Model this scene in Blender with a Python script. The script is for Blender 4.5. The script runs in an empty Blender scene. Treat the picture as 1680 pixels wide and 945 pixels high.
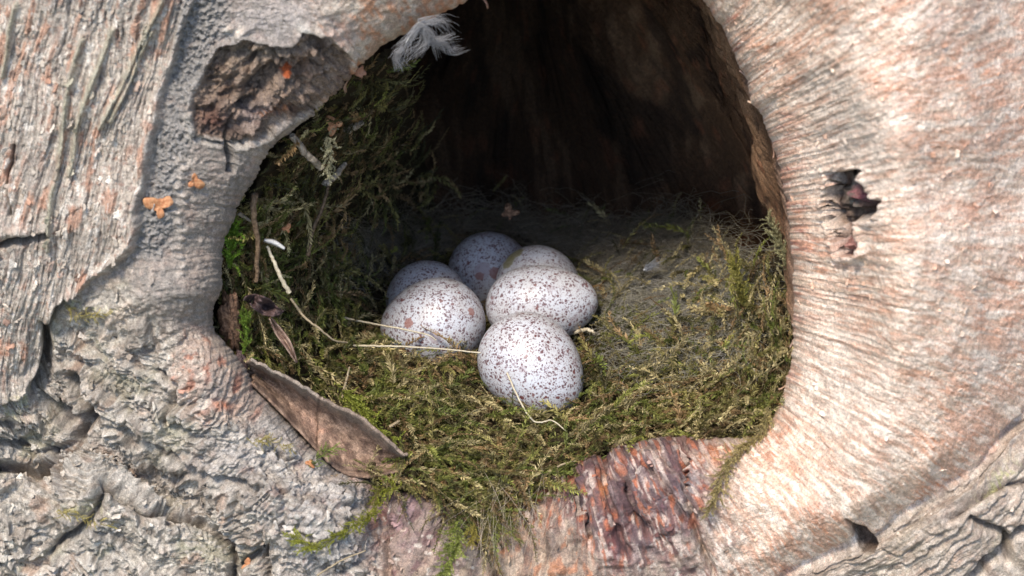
import bpy, math, random
import numpy as np
from mathutils import Vector, Matrix
R = math.radians
SC = bpy.context.scene
MM = 0.001
rng = np.random.default_rng(7)
random.seed(7)

# ------------------------------------------------------------------ camera, sky, sun, exposure
D, PITCH, K = 350.0, R(35), 12.2            # mm, view pitch, photo px per mm at the aim point
F = K * D
FWD = np.array([0, math.cos(PITCH), -math.sin(PITCH)])
UPV = np.array([0, math.sin(PITCH), math.cos(PITCH)])
CAM = -FWD * D
cam_d = bpy.data.cameras.new('camera'); cam = bpy.data.objects.new('camera', cam_d)
SC.collection.objects.link(cam); SC.camera = cam
cam.location = CAM * MM
cam.rotation_euler = (R(90) - PITCH, 0, 0)
cam_d.sensor_width = 36; cam_d.lens = 36 * F / 1680
cam_d.clip_start = 0.01; cam_d.clip_end = 60
cam_d.dof.use_dof = True; cam_d.dof.focus_distance = (D + 13) * MM; cam_d.dof.aperture_fstop = 38

SUN_EL, SUN_AZ = R(63), R(-30)              # azimuth: 0 = from behind the camera, negative = from the left
sdir = Vector((math.sin(SUN_AZ) * math.cos(SUN_EL), -math.cos(SUN_AZ) * math.cos(SUN_EL), math.sin(SUN_EL)))
w = bpy.data.worlds.new('World'); SC.world = w; w.use_nodes = True
nt = w.node_tree; sky = nt.nodes.new('ShaderNodeTexSky'); sky.sky_type = 'NISHITA'; sky.sun_disc = False
sky.sun_elevation = SUN_EL
sky.sun_rotation = math.atan2(sdir.x, sdir.y)
bg = nt.nodes['Background']; bg.inputs['Strength'].default_value = 0.15
nt.links.new(sky.outputs[0], bg.inputs['Color'])
sl = bpy.data.lights.new('sun', 'SUN'); sl.energy = 2.8; sl.angle = R(12); sl.color = (1.0, 0.90, 0.78)
so = bpy.data.objects.new('sun', sl); SC.collection.objects.link(so)
so.rotation_euler = sdir.to_track_quat('Z', 'Y').to_euler()
SC.view_settings.view_transform = 'Standard'; SC.view_settings.look = 'None'
SC.view_settings.gamma = 1.0; SC.view_settings.exposure = 0.92
try: SC.view_settings.use_curve_mapping = False
except Exception: pass

# ------------------------------------------------------------------ helpers
LEAN = 0.30
def at(u, v, Y):
    """point (mm) seen at photo pixel u,v at depth Y behind the leaning trunk plane y = LEAN*z"""
    u = np.asarray(u, float); v = np.asarray(v, float); Y = np.asarray(Y, float)
    a = (u - 840) / F; b = -(v - 472.5) / F
    dx = a; dy = FWD[1] + b * UPV[1]; dz = FWD[2] + b * UPV[2]
    t = (Y - (CAM[1] - LEAN * CAM[2])) / (dy - LEAN * dz)
    return np.stack(np.broadcast_arrays(dx * t, CAM[1] + dy * t, CAM[2] + dz * t), -1)

def proj(P):
    q = P - CAM
    z = q @ FWD
    return 840 + q[..., 0] / z * F, 472.5 - (q @ UPV) / z * F

_tabs = {}
def noise(x, y, seed=0):
    if seed not in _tabs:
        r = np.random.default_rng(seed + 100).random((256, 256)) * 2 * np.pi
        _tabs[seed] = (np.cos(r).astype(np.float32), np.sin(r).astype(np.float32))
    gx, gy = _tabs[seed]
    x = np.asarray(x, np.float32); y = np.asarray(y, np.float32)
    x, y = np.broadcast_arrays(x, y)
    fx = np.floor(x); fy = np.floor(y)
    xi = fx.astype(np.int32) & 255; yi = fy.astype(np.int32) & 255
    x1 = (xi + 1) & 255; y1 = (yi + 1) & 255
    tx = x - fx; ty = y - fy
    a = gx[xi, yi] * tx + gy[xi, yi] * ty
    b = gx[x1, yi] * (tx - 1) + gy[x1, yi] * ty
    c = gx[xi, y1] * tx + gy[xi, y1] * (ty - 1)
    d = gx[x1, y1] * (tx - 1) + gy[x1, y1] * (ty - 1)
    sx = tx * tx * (3 - 2 * tx); sy = ty * ty * (3 - 2 * ty)
    return 1.5 * ((a * (1 - sx) + b * sx) * (1 - sy) + (c * (1 - sx) + d * sx) * sy)
def fbm(x, y, seed=0, o=3, g=0.5):
    r = 0; amp = 1
    for i in range(o):
        r = r + amp * noise(x * 2 ** i + 17.3 * i, y * 2 ** i + 5.1 * i, seed + i); amp *= g
    return r
def sm(a, b, x):
    t = np.clip((x - a) / (b - a), 0, 1); return t * t * (3 - 2 * t)
def polyline_dist(U, V, pts, rad):
    """distance to a polyline, cut off at rad"""
    out = np.full(U.shape, rad * 1.0, np.float32)
    for (x0, y0), (x1, y1) in zip(pts[:-1], pts[1:]):
        m = (U > min(x0, x1) - rad) & (U < max(x0, x1) + rad) & (V > min(y0, y1) - rad) & (V < max(y0, y1) + rad)
        if not m.any(): continue
        u = U[m]; v = V[m]; dx, dy = x1 - x0, y1 - y0
        t = np.clip(((u - x0) * dx + (v - y0) * dy) / (dx * dx + dy * dy + 1e-9), 0, 1)
        d = np.hypot(u - x0 - t * dx, v - y0 - t * dy)
        out[m] = np.minimum(out[m], d)
    return out
def inside(U, V, pts):
    r = np.zeros(U.shape, bool); n = len(pts)
    for i in range(n):
        x0, y0 = pts[i]; x1, y1 = pts[(i + 1) % n]
        if y0 == y1: continue
        c = ((y0 > V) != (y1 > V)) & (U < (x1 - x0) * (V - y0) / (y1 - y0) + x0)
        r ^= c
    return r
def poly_sd(U, V, pts, rad):
    """signed distance, positive inside, clipped to rad"""
    d = polyline_dist(U, V, list(pts) + [pts[0]], rad)
    return np.where(inside(U, V, pts), d, -d)
def blob(U, V, cx, cy, rx, ry, ang=0):
    c, s = math.cos(R(ang)), math.sin(R(ang))
    x = ((U - cx) * c + (V - cy) * s) / rx; y = (-(U - cx) * s + (V - cy) * c) / ry
    return np.exp(-(x * x + y * y))

def mesh_np(name, verts, faces, mat, parent=None, col=None, smooth=True, quads=None):
    """verts (n,3) mm ; faces (m,k) all the same size"""
    verts = np.asarray(verts, np.float32) * MM; faces = np.asarray(faces, np.int32)
    me = bpy.data.meshes.new(name); n, m, k = len(verts), len(faces), faces.shape[1]
    me.vertices.add(n); me.vertices.foreach_set('co', verts.ravel())
    me.loops.add(m * k); me.loops.foreach_set('vertex_index', faces.ravel())
    me.polygons.add(m); me.polygons.foreach_set('loop_start', np.arange(0, m * k, k, dtype=np.int32))
    me.update(calc_edges=True)
    if smooth: me.polygons.foreach_set('use_smooth', np.ones(m, bool))
    if col is not None:
        a = me.color_attributes.new('Col', 'FLOAT_COLOR', 'POINT')
        c = np.ones((n, 4), np.float32); c[:, :3] = col; a.data.foreach_set('color', c.ravel())
    me.materials.append(mat); me.update()
    o = bpy.data.objects.new(name, me); SC.collection.objects.link(o)
    if parent is not None: o.parent = parent
    return o
def centre(o, p=None):
    """move a mesh object's origin to its own middle"""
    me = o.data; n = len(me.vertices); a = np.empty(n * 3, np.float32); me.vertices.foreach_get('co', a); a = a.reshape(-1, 3)
    c = a.mean(0) if p is None else np.asarray(p) * MM
    a -= c; me.vertices.foreach_set('co', a.ravel()); me.update(); o.location = Vector(c.tolist()); return o
def tag(o, label=None, cat=None, group=None, kind=None):
    if label: o['label'] = label
    if cat: o['category'] = cat
    if group: o['group'] = group
    if kind: o['kind'] = kind
    return o
def empty(name, loc=(0, 0, 0)):
    o = bpy.data.objects.new(name, None); SC.collection.objects.link(o); o.location = Vector([float(c) * MM for c in loc]); o.empty_display_size = 0.005; return o
def adopt(o, root):
    o.parent = root; o.matrix_parent_inverse = Matrix.Translation(root.location).inverted(); return o

class NB:
    """node builder"""
    def __init__(s, name):
        s.m = bpy.data.materials.new(name); s.m.use_nodes = True; s.t = s.m.node_tree; s.n = s.t.nodes
        s.b = s.n['Principled BSDF']
    def new(s, t, **kw):
        n = s.n.new(t)
        for k, v in kw.items(): setattr(n, k, v)
        return n
    def put(s, sock, v):
        if isinstance(v, bpy.types.NodeSocket): s.t.links.new(v, sock)
        elif isinstance(v, (tuple, list)) and len(v) == 3 and sock.type == 'RGBA': sock.default_value = (*v, 1)
        else: sock.default_value = v
    def coord(s, which='Object', scale=(1, 1, 1), loc=(0, 0, 0)):
        tc = s.new('ShaderNodeTexCoord'); mp = s.new('ShaderNodeMapping')
        mp.inputs['Scale'].default_value = scale; mp.inputs['Location'].default_value = loc
        s.t.links.new(tc.outputs[which], mp.inputs[0]); return mp.outputs[0]
    def noise(s, vec, scale, detail=3, rough=0.5, dist=0):
        n = s.new('ShaderNodeTexNoise'); s.put(n.inputs['Vector'], vec); n.inputs['Scale'].default_value = scale
        n.inputs['Detail'].default_value = detail; n.inputs['Roughness'].default_value = rough; n.inputs['Distortion'].default_value = dist
        return n.outputs
    def vor(s, vec, scale, feature='F1'):
        n = s.new('ShaderNodeTexVoronoi'); n.feature = feature; s.put(n.inputs['Vector'], vec); n.inputs['Scale'].default_value = scale
        return n.outputs
    def math(s, op, a, b=0.5, c=None):
        n = s.new('ShaderNodeMath', operation=op); s.put(n.inputs[0], a); s.put(n.inputs[1], b)
        if c is not None: s.put(n.inputs[2], c)
        return n.outputs[0]
    def vmath(s, op, a, b):
        n = s.new('ShaderNodeVectorMath', operation=op); s.put(n.inputs[0], a); s.put(n.inputs[1], b); return n.outputs[0]
    def remap(s, x, a, b, c=0.0, d=1.0):
        n = s.new('ShaderNodeMapRange'); n.interpolation_type = 'SMOOTHSTEP'; s.put(n.inputs[0], x)
        for i, q in zip((1, 2, 3, 4), (a, b, c, d)): s.put(n.inputs[i], q)
        return n.outputs[0]
    def mix(s, f, a, b, mode='MIX'):
        n = s.new('ShaderNodeMix', data_type='RGBA', blend_type=mode); s.put(n.inputs[0], f); s.put(n.inputs[6], a); s.put(n.inputs[7], b)
        return n.outputs[2]
    def attr(s, name='Col'):
        n = s.new('ShaderNodeAttribute', attribute_name=name); return n.outputs['Color']
    def bump(s, h, dist, strength=1.0, normal=None):
        n = s.new('ShaderNodeBump'); n.inputs['Distance'].default_value = dist; n.inputs['Strength'].default_value = strength
        s.put(n.inputs['Height'], h)
        if normal is not None: s.put(n.inputs['Normal'], normal)
        return n.outputs[0]
    def out(s, col=None, rough=0.8, spec=0.3, normal=None, **kw):
        if col is not None: s.put(s.b.inputs['Base Color'], col)
        s.put(s.b.inputs['Roughness'], rough); s.put(s.b.inputs['Specular IOR Level'], spec)
        if normal is not None: s.put(s.b.inputs['Normal'], normal)
        for k, v in kw.items(): s.put(s.b.inputs[k], v)
        return s.m

def mat_bark(name, amp=1.0, gloss=0.35, rough=0.62):
    b = NB(name); v = b.coord('Object', (1000,) * 3)
    n1 = b.noise(v, 1.3, 5, 0.65); n2 = b.noise(v, 4.5, 4, 0.7); n3 = b.noise(v, 0.35, 4, 0.6)
    c = b.attr()
    f = b.remap(n2[0], 0.3, 0.7, 0.62, 1.32); c1 = b.mix(1.0, c, f, 'MULTIPLY')
    f2 = b.remap(n1[0], 0.3, 0.72, 0.75, 1.2); c2 = b.mix(1.0, c1, f2, 'MULTIPLY')
    # hue wander: rust and green tints
    c3 = b.mix(b.remap(n3[0], 0.56, 0.72, 0, 0.22), c2, b.mix(1.0, c2, (1.2, 0.75, 0.55), 'MULTIPLY'))
    n4 = b.noise(v, 11, 3, 0.7); c3 = b.mix(1.0, c3, b.remap(n4[0], 0.3, 0.7, 0.68, 1.3), 'MULTIPLY'); v2 = b.vor(v, 2.2)
    sp = b.remap(v2[0], 0.10, 0.2, 1, 0); keep = b.remap(b.noise(v, 0.5, 2)[0], 0.5, 0.62)
    c4 = b.mix(b.math('MULTIPLY', b.math('MULTIPLY', sp, keep), 0.55), c3, (0.07, 0.045, 0.035))
    nb = b.bump(n1[0], 0.00055 * amp, 1.0); nb = b.bump(n2[0], 0.00022 * amp, 1.0, nb)
    bw = b.new('ShaderNodeRGBToBW'); b.t.links.new(c, bw.inputs[0])
    ro = b.math('ADD', b.remap(bw.outputs[0], 0.3, 0.65, rough + 0.14, rough - 0.24), b.remap(n1[0], 0.3, 0.7, -0.08, 0.1))
    return b.out(c4, ro, gloss, nb)
M_BARK = mat_bark('bark_material', 0.7, 0.85, 0.58)
M_KNOT = mat_bark('knot_wood_material', 1.4, 0.3)
M_HOLLOW = mat_bark('hollow_wood_material', 1.8, 0.15, 0.8)

# ------------------------------------------------------------------ tree: one radial grid, rolled over the lip of the hole
OUT = [(960, -150), (1080, -110), (1128, -50), (1152, 0), (1185, 50), (1215, 110), (1236, 170), (1262, 222), (1282, 290), (1291, 350),
       (1299, 420), (1302, 500), (1298, 580), (1290, 630), (1270, 680), (1240, 712), (1190, 719), (1120, 717), (1050, 722),
       (1000, 736), (940, 763), (880, 795), (845, 815), (760, 818), (680, 806), (620, 792), (580, 775), (545, 760), (500, 718),
       (455, 672), (425, 640), (400, 600), (370, 562), (348, 532), (352, 500), (364, 470), (368, 400), (386, 350), (420, 290),
       (446, 240), (500, 200), (556, 145), (585, 112), (640, 68), (700, 38), (745, 12), (795, -8), (840, -70), (890, -130)]
CX, CY = 870.0, 380.0
o_a = np.array([math.atan2(y - CY, x - CX) for x, y in OUT]); o_r = np.array([math.hypot(x - CX, y - CY) for x, y in OUT])
idx = np.argsort(o_a); o_a = o_a[idx]; o_r = o_r[idx]
o_a = np.concatenate([o_a[-3:] - 2 * np.pi, o_a, o_a[:3] + 2 * np.pi]); o_r = np.concatenate([o_r[-3:], o_r, o_r[:3]])
def rect_r(a, x0, y0, x1, y1):
    c, s = np.cos(a), np.sin(a)
    rx = np.where(c > 0, (x1 - CX) / np.where(abs(c) < 1e-6, 1e-6, c), (x0 - CX) / np.where(abs(c) < 1e-6, -1e-6, c))
    ry = np.where(s > 0, (y1 - CY) / np.where(abs(s) < 1e-6, 1e-6, s), (y0 - CY) / np.where(abs(s) < 1e-6, -1e-6, s))
    return np.minimum(np.abs(rx), np.abs(ry))
NT = 2300
aa = np.linspace(-np.pi, np.pi, 8001)
def per(r): 
    x, y = r * np.cos(aa), r * np.sin(aa); return np.concatenate([[0], np.cumsum(np.hypot(np.diff(x), np.diff(y)))])
vis = 1 - 0.72 * (np.abs(aa + np.pi / 2) < 0.75)           # fewer columns above the frame
dens = np.concatenate([[0], np.cumsum(np.diff(per(np.interp(aa, o_a, o_r)) + 0.9 * per(rect_r(aa, -20, -20, 1700, 965))) * vis[1:])])
TH = np.interp(np.linspace(0, dens[-1], NT + 1)[:-1], dens, aa)
r0 = np.interp(TH, o_a, o_r)
def cyc_smooth(a, n):
    k = np.hanning(n); k /= k.sum(); p = np.concatenate([a[-n:], a, a[:n]]); return np.convolve(p, k, 'same')[n:-n]
r0 = cyc_smooth(r0, 25)
r0 = r0 + 3.5 * fbm(TH * 14, TH * 0, 31, 4, 0.6) + 2 * noise(TH * 90, TH * 0, 35)
ca, sa = np.cos(TH), np.sin(TH)
right = sm(-0.2, 0.5, ca); bot = sm(0.55, 0.9, sa); left = sm(-0.1, 0.5, -ca)
S = 120 + 110 * right * (1 - bot) + 30 * left            # px width of the rolled lip
A = 9 + 8 * right * (1 - 0.4 * bot) + 1.5 * left         # mm it stands forward
S = cyc_smooth(S, 61); A = cyc_smooth(A, 61)
NRL, NRO, NRX, NRI = 120, 300, 26, 190
phi = np.linspace(0, np.pi / 2, NRL)[:, None]
s_l = S * (1 - np.cos(phi)); Y_l = -A * np.sin(phi)
rN = rect_r(TH, -70, -70, 1750, 1015); rN = np.maximum(rN, r0 + S + 40)
rX = rect_r(TH, -1000, -800, 2700, 1900)
t = np.linspace(0, 1, NRO + 1)[1:, None]
s_o = S + (rN - r0 - S) * t
Y_o = -A * np.ones_like(s_o) + 0
t2 = np.linspace(0, 1, NRX + 1)[1:, None] ** 1.3
s_x = (rN - r0) + (rX - rN) * t2
Y_x = -A * np.ones_like(s_x)
Sg = np.concatenate([s_l, s_o, s_x]); Yg = np.concatenate([Y_l, Y_o, Y_x])
RG = r0 + Sg
U = (CX + RG * ca).astype(np.float32); V = (CY + RG * sa).astype(np.float32)
# broad form of the trunk
ex = np.maximum(Sg - S, 0) / K
Yg = Yg + 0.0016 * ex ** 2 * right + 0.0012 * ex ** 2 * (1 - right)
Yg = Yg + 2.6 * fbm(U / 260, V / 260, 3, 2) * sm(20, 160, Sg)
Yg = Yg + ((np.maximum(np.abs(U - 840) - 900, 0)) / K) ** 2 / 200
# right lobe: a fat vertical roll, most forward around u=1450
Yg = Yg - 11 * np.exp(-((U - 1480) / 170) ** 2) * sm(40, 200, Sg) * sm(980, 560, V)
Yg = Yg + 7 * sm(1560, 1760, U) * sm(900, 500, V)
# groove and lower ledge at bottom right
gl = [(1180, 1010), (1290, 945), (1370, 905), (1450, 868), (1530, 815), (1600, 770), (1660, 700), (1760, 600)]
gs = poly_sd(U, V, gl + [(1900, 1300), (1100, 1300)], 140)
Yg = Yg + 3.6 * sm(-60, 6, gs) - 3.4 * sm(4, 60, gs)
# left: the lip stands forward of the flat bark, rough bark falls away at bottom left
Yg = Yg + 4.0 * np.exp(-(((U - 110) / 120) ** 2 + ((V - 640) / 150) ** 2))
Yg = Yg - 3.5 * blob(U, V, 345, 620, 60, 75, -20) - 3.0 * blob(U, V, 300, 480, 140, 50, -10)
Yg = Yg - 3.0 * blob(U, V, 500, 850, 150, 70, 25) + 4.0 * blob(U, V, 620, 880, 45, 90, 0)
Yg = Yg + 5.0 * blob(U, V, 250, 790, 130, 40, 30) + 3 * blob(U, V, 60, 760, 70, 60)
# swell added above the hole, out of view, to shade the back of the nest
Yg = Yg - 24 * blob(U, V, 640, -470, 480, 250) * sm(10, 120, Sg)
P = at(U, V, Yg)

print('grid', P.shape)
# ---- coordinates for the bark pattern
wu = 14 * fbm(U / 60, V / 60, 40, 3); wv = 14 * fbm(U / 60, V / 60, 44, 3)
Uw, Vw = U + wu * 0.5, V + wv * 0.5
ang = (TH * 420)[None, :] + np.zeros_like(Sg)            # arc coordinate, px at r=420
ang = ang + 6 * noise(U / 90, V / 90, 50)
# wrap-safe: seam at -pi (left) where radial streaks are not used
rad = RG
# zones
plateA = [(-1500, -1200), (330, -1200), (316, 0), (292, 70), (270, 150), (252, 250), (238, 330), (222, 400), (180, 445), (105, 490), (78, 530),
          (72, 590), (35, 640), (-60, 660), (-1500, 700)]
sA = poly_sd(Uw, Vw, plateA, 60)
mA = sm(-6, 4, sA)
knotB = [(318, 222), (312, 180), (322, 150), (340, 110), (362, 78), (400, 66), (440, 72), (478, 74), (500, 52), (540, 60), (578, 100), (570, 135), (520, 175),
         (470, 205), (440, 228), (400, 236), (372, 232), (350, 226)]
sB = poly_sd(U + wu * 0.35, V + wv * 0.35, knotB, 60)
mB = sm(-3, 5, sB)
mRt = sm(560, 760, Uw) ** 1 * sm(-2.2, -1.2, TH)[None, :] * 1.0
mRt = np.clip(sm(1130, 1230, Uw + (Vw - 800) * 0.2) + sm(560, 640, Uw) * sm(700, 600, Vw), 0, 1)
mTopL = sm(470, 560, U) * sm(300, 120, V) * sm(900, 860, U)
mRt = np.where(Uw < 870, 0, mRt)
mP = sm(560, 640, Uw) * sm(1250, 1150, Uw) * sm(640, 700, Vw)
ledge = sm(-4, 8, gs)                                    # rough bark beyond the groove
roughD = [(-1500, 650), (30, 640), (75, 600), (80, 530), (120, 495), (200, 470), (300, 560), (330, 640), (420, 700), (520, 760), (600, 820), (640, 960), (640, 2500), (-1500, 2500)]
sD = poly_sd(Uw, Vw, roughD, 90); mD = sm(-30, 30, sD)

# ---- relief (mm, + = outward)
H = np.zeros_like(Sg)
H += 0.10 * fbm(U / 9, V / 9, 60, 3, 0.6)
# radial papery wrinkles (right and bottom)
strk = fbm(ang / 7, rad / 90, 61, 3, 0.6); strkf = fbm(ang / 2.6, rad / 40, 64, 2, 0.6); strkw = fbm(ang / 26, rad / 160, 66, 2)
mrad = np.clip(mRt + mP, 0, 1) * (1 - ledge)
rim = 1 - sm(8, 75, Sg)
H += mrad * ((0.03 + 0.06 * rim) * strk + 0.02 * strkf + 0.3 * strkw * rim + 0.45 * fbm(ang / 70, rad / 60, 67, 2) * (1 - rim))
H += mP * (0.7 * fbm(ang / 34, rad / 150, 70, 2) + 0.9 * fbm(U / 42, V / 42, 72, 3))
# peeled paper edges: terraces
ter = fbm(ang / 34, rad / 110, 74, 3, 0.55) * 2.2
H += mRt * (1 - ledge) * 0.06 * (np.round(ter) + 0.0)
# bottom flutes
fl = [[(985, 745), (990, 800), (1010, 850), (1030, 905)], [(1012, 760), (1035, 830), (1065, 880)], [(930, 765), (950, 830), (965, 880)],
      [(1060, 760), (1090, 800), (1120, 850)], [(1125, 725), (1122, 800), (1140, 870), (1170, 940)], [(850, 830), (905, 800), (960, 775)], [(760, 870), (800, 900), (820, 990)]]
for f in fl:
    d = polyline_dist(Uw, Vw, f, 30); H -= 2.2 * np.exp(-(d / 6) ** 2)
H += 1.6 * blob(U, V, 1000, 800, 16, 70, -12) + 1.3 * blob(U, V, 960, 770, 22, 35) + 1.0 * blob(U, V, 1100, 730, 40, 20)
H += 2.0 * blob(U, V, 600, 785, 30, 18) + 1.5 * blob(U, V, 690, 830, 50, 35, 0)
# plate A and its vertical fibres
acr = (U + 0.22 * V) + 10 * noise(U / 120, V / 120, 80); alo = V - 0.2 * U
fib = fbm(acr / 5, alo / 55, 81, 3, 0.6); fibw = fbm(acr / 16, alo / 120, 84, 2)
H += mA * (1.3 + 0.22 * fib + 0.35 * fibw + 0.25 * np.round(1.7 * fbm(acr / 28, alo / 90, 86, 3)))
H += 0.9 * np.exp(-((sA - 5) / 7) ** 2)                  # curled plate edge
strips = [[(92, 290), (100, 210), (122, 130), (140, 62)], [(112, 285), (128, 200), (152, 130), (186, 42)], [(170, 200), (200, 120), (236, 50), (262, 0), (280, -60)],
          [(8, 120), (20, 50), (36, 0)], [(185, 190), (215, 110), (250, 40)], [(78, 400), (90, 300)]]
mStrip = np.zeros_like(Sg)
for f in strips:
    d = polyline_dist(U + wu * 0.15, V, f, 24); q = np.exp(-(d / 4.5) ** 2); mStrip = np.maximum(mStrip, q)
H += 1.1 * mStrip
# pebbly bark between plate and lip
peb = noise(U / 7, V / 7, 90) * 0.9 + noise(U / 3.6, V / 3.6, 91) * 0.5
mPeb = sm(8, -4, sA) * sm(-110, -30, sA - 0) * sm(470, 380, V) * (1 - mB)
pebband = [(316, -200), (392, -200), (372, 60), (330, 110), (315, 220), (300, 260), (285, 330), (262, 420), (225, 420), (240, 330), (255, 250), (290, 80)]
mPeb = sm(-14, 6, poly_sd(Uw, Vw, pebband, 40))
H += mPeb * 0.5 * peb
# left lip: smooth, gentle cross wrinkles
H += (1 - mA) * (1 - mD) * (1 - mRt) * (1 - mP) * (0.22 * fbm(U / 30, V / 14, 95, 3) + 0.10 * fbm(U / 10, V / 5, 98, 2))
# rough folded bark at lower left and on the ledge
fd = (U * 0.5 - V * 0.87); al = (U * 0.87 + V * 0.5)
fdw = fd + 45 * fbm(U / 110, V / 110, 100, 2) + 14 * fbm(U / 36, V / 36, 102, 2)
def saw(x):
    f = x - np.floor(x); return np.where(f < 0.8, f / 0.8, (1 - f) / 0.2)
fdw2 = fd + 60 * fbm(U / 150, V / 150, 101, 2) + 7 * fbm(U / 26, V / 26, 103, 2)
fol = saw(fdw2 / 14 + 1.5 * fbm(al / 60, fd / 34, 107, 2)) * 2 - 1
rd = saw(fdw / 52)
lump = fbm(fdw / 90, al / 120, 110, 3, 0.45)
pch = sm(-0.25, 0.45, fbm(U / 80, V / 80, 112, 2))
rough = 1.9 * rd * (0.5 + 0.5 * pch) + 0.36 * fol * (0.15 + 0.85 * pch) + 1.5 * lump + 0.45 * fbm(U / 16, V / 16, 114, 4, 0.6)
H += mD * rough + ledge * (0.12 * rough + 0.55 * saw(gs / 21 + 1.2 * fbm(U / 70, V / 70, 119, 3)) + 0.25 * fbm(gs / 5, (U - V) / 80, 121, 3) + 0.8 * fbm(gs / 40, (U - V) / 130, 124, 2))
# concentric wavy folds at bottom left
for (cx, cy, rx, ry, per_) in [(60, 1010, 240, 230, 16), (520, 1010, 130, 170, 12), (700, 700, 180, 120, 14), (395, 905, 80, 80, 10), (210, 640, 110, 60, 9), (420, 800, 90, 60, 10)]:
    rr = np.hypot(U - cx + wu * 0.9, (V - cy + wv * 0.9) * 1.1)
    mk = np.exp(-(((U - cx) / rx) ** 2 + ((V - cy) / ry) ** 2) ** 2)
    H += mk * 0.8 * (1 - 2 * np.abs(((rr / per_) % 1.0) - 0.5)) * (0.6 + 0.8 * noise(U / 40, V / 40, 115))
# cracks
cracks = [([(-60, 405), (0, 402), (28, 392), (66, 384), (78, 378)], 3.5, 5), ([(18, 352), (15, 300), (22, 230)], 1.2, 2.2),
          ([(72, 530), (78, 600), (60, 640), (110, 690), (150, 690)], 3, 8), ([(120, 620), (150, 680), (120, 740), (60, 775), (0, 765)], 3.5, 9),
          ([(105, 490), (75, 535), (70, 600)], 2.5, 6), ([(376, 236), (380, 262), (378, 278)], 2.6, 5), ([(318, 226), (350, 232), (376, 238), (400, 236)], 1.6, 4),
          ([(170, 790), (230, 840), (300, 850), (350, 870), (380, 900), (385, 960)], 3.5, 8), ([(260, 610), (290, 640), (270, 690), (330, 720)], 1.4, 5),
          ([(90, 900), (150, 860), (170, 800)], 2.5, 6), ([(395, 930), (430, 900), (440, 960)], 2.5, 7), ([(640, 860), (635, 900), (640, 960)], 1.6, 4),
          ([(575, 800), (570, 850), (560, 900)], 0.8, 4), ([(430, 760), (470, 820), (470, 880)], 1.2, 5), ([(215, 700), (270, 740), (330, 770), (420, 800)], 1.8, 6),
          ([(0, 720), (60, 740), (110, 730)], 2.2, 6), ([(1560, 850), (1640, 800), (1700, 790)], 2.0, 8), ([(1600, 950), (1660, 880), (1720, 850)], 2.5, 8),
          ([(1600, 850), (1640, 870), (1650, 920)], 2, 7)]
mCr = np.zeros_like(Sg)
for f, dep, wd in cracks:
    d = polyline_dist(U + wu * 0.45, V + wv * 0.45, f, wd * 4); q = np.exp(-(d / wd) ** 2); H -= dep * q; mCr = np.maximum(mCr, q)
d = polyline_dist(U + wu * 0.4, V + wv * 0.4, gl, 40); H -= 1.3 * np.exp(-(d / 7) ** 2) * (0.6 + 0.8 * noise(U / 40, V / 40, 117))
H += 0.8 * np.exp(-((gs - 30) / 12) ** 2)
# overhanging edge above the left crack
H += 1.2 * blob(U, V, 20, 376, 70, 12, -8)
# knot wound
H -= mB * 1.0
inB = mB * (1.5 * fbm(U / 34, V / 34, 120, 4, 0.6) + 0.4 * np.round(2 * fbm(U / 40 + V / 30, V / 60, 124, 2)))
H += inB
H -= 2.2 * sm(-6, 6, poly_sd(Uw, Vw, [(410, 128), (450, 108), (470, 118), (440, 160), (400, 190), (385, 175)], 20))
for f in [[(415, 70), (412, 100), (405, 130)], [(345, 128), (370, 128), (395, 122)], [(442, 72), (450, 90), (462, 100)], [(375, 235), (380, 200), (400, 165)]]:
    d = polyline_dist(Uw, Vw, f, 16); H -= 1.1 * np.exp(-(d / 3) ** 2)
H += 0.8 * np.exp(-((sB + 4) / 5) ** 2)
# knot hole in the right lobe and the small hole below
knotJ = [(1355, 282), (1380, 284), (1412, 282), (1400, 296), (1416, 308), (1424, 326), (1444, 330), (1440, 346), (1425, 362), (1398, 362), (1404, 384), (1412, 410), (1400, 420), (1372, 418),
         (1368, 396), (1364, 372), (1352, 366), (1350, 330), (1358, 305)]
sJ = poly_sd(U + wu * 0.25, V + wv * 0.25, knotJ, 40); mJ = sm(-3, 4, sJ)
H -= mJ * (4.0 + 1.0 * fbm(U / 12, V / 12, 130, 2))
H += 3.6 * blob(U, V, 1387, 325, 15, 24) + 1.6 * blob(U, V, 1363, 335, 6, 40) + 1.2 * blob(U, V, 1390, 300, 9, 6) + 3.8 * blob(U, V, 1389, 402, 15, 15) + 1.2 * blob(U, V, 1415, 415, 8, 7)
H += 0.5 * np.exp(-((sJ + 5) / 5) ** 2) * (0.5 + noise(U / 9, V / 9, 131))
knotI = [(1386, 852), (1404, 862), (1420, 868), (1440, 888), (1438, 906), (1420, 906), (1404, 890), (1398, 870)]
sI = poly_sd(U + wu * 0.2, V + wv * 0.2, knotI, 30); H -= 3.0 * sm(-3, 4, sI); H += 0.7 * blob(U, V, 1400, 900, 20, 8, 50)
# vertical line of bumps on the left lip
for k in range(14): H += 0.55 * blob(U, V, 296 + 6 * math.sin(k * 1.7), 262 + k * 14.5, 7, 4)
for (x, y) in [(205, 503), (190, 522), (178, 548), (405, 50), (380, 45), (390, 60)]: H += 0.8 * blob(U, V, x, y, 12, 6, -30)
# orange scar lobe: curved flutes
rr = np.hypot(U - 290, (V - 590) * 0.8)
mE = sm(-20, 15, poly_sd(Uw, Vw, [(300, 545), (340, 540), (375, 590), (415, 640), (430, 680), (400, 690), (330, 690), (290, 660), (285, 600)], 60))
H += mE * 0.35 * fbm(rr / 7, np.arctan2(V - 590, U - 290) * 3, 140, 3)
edge_fade = sm(0.0, 1.0, phi * 0 + 1)
H = H * (0.35 + 0.65 * sm(0, 40, Sg))
H = H * sm(2500, 1300, np.abs(U - 840) * 1.0 + 0)

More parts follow.
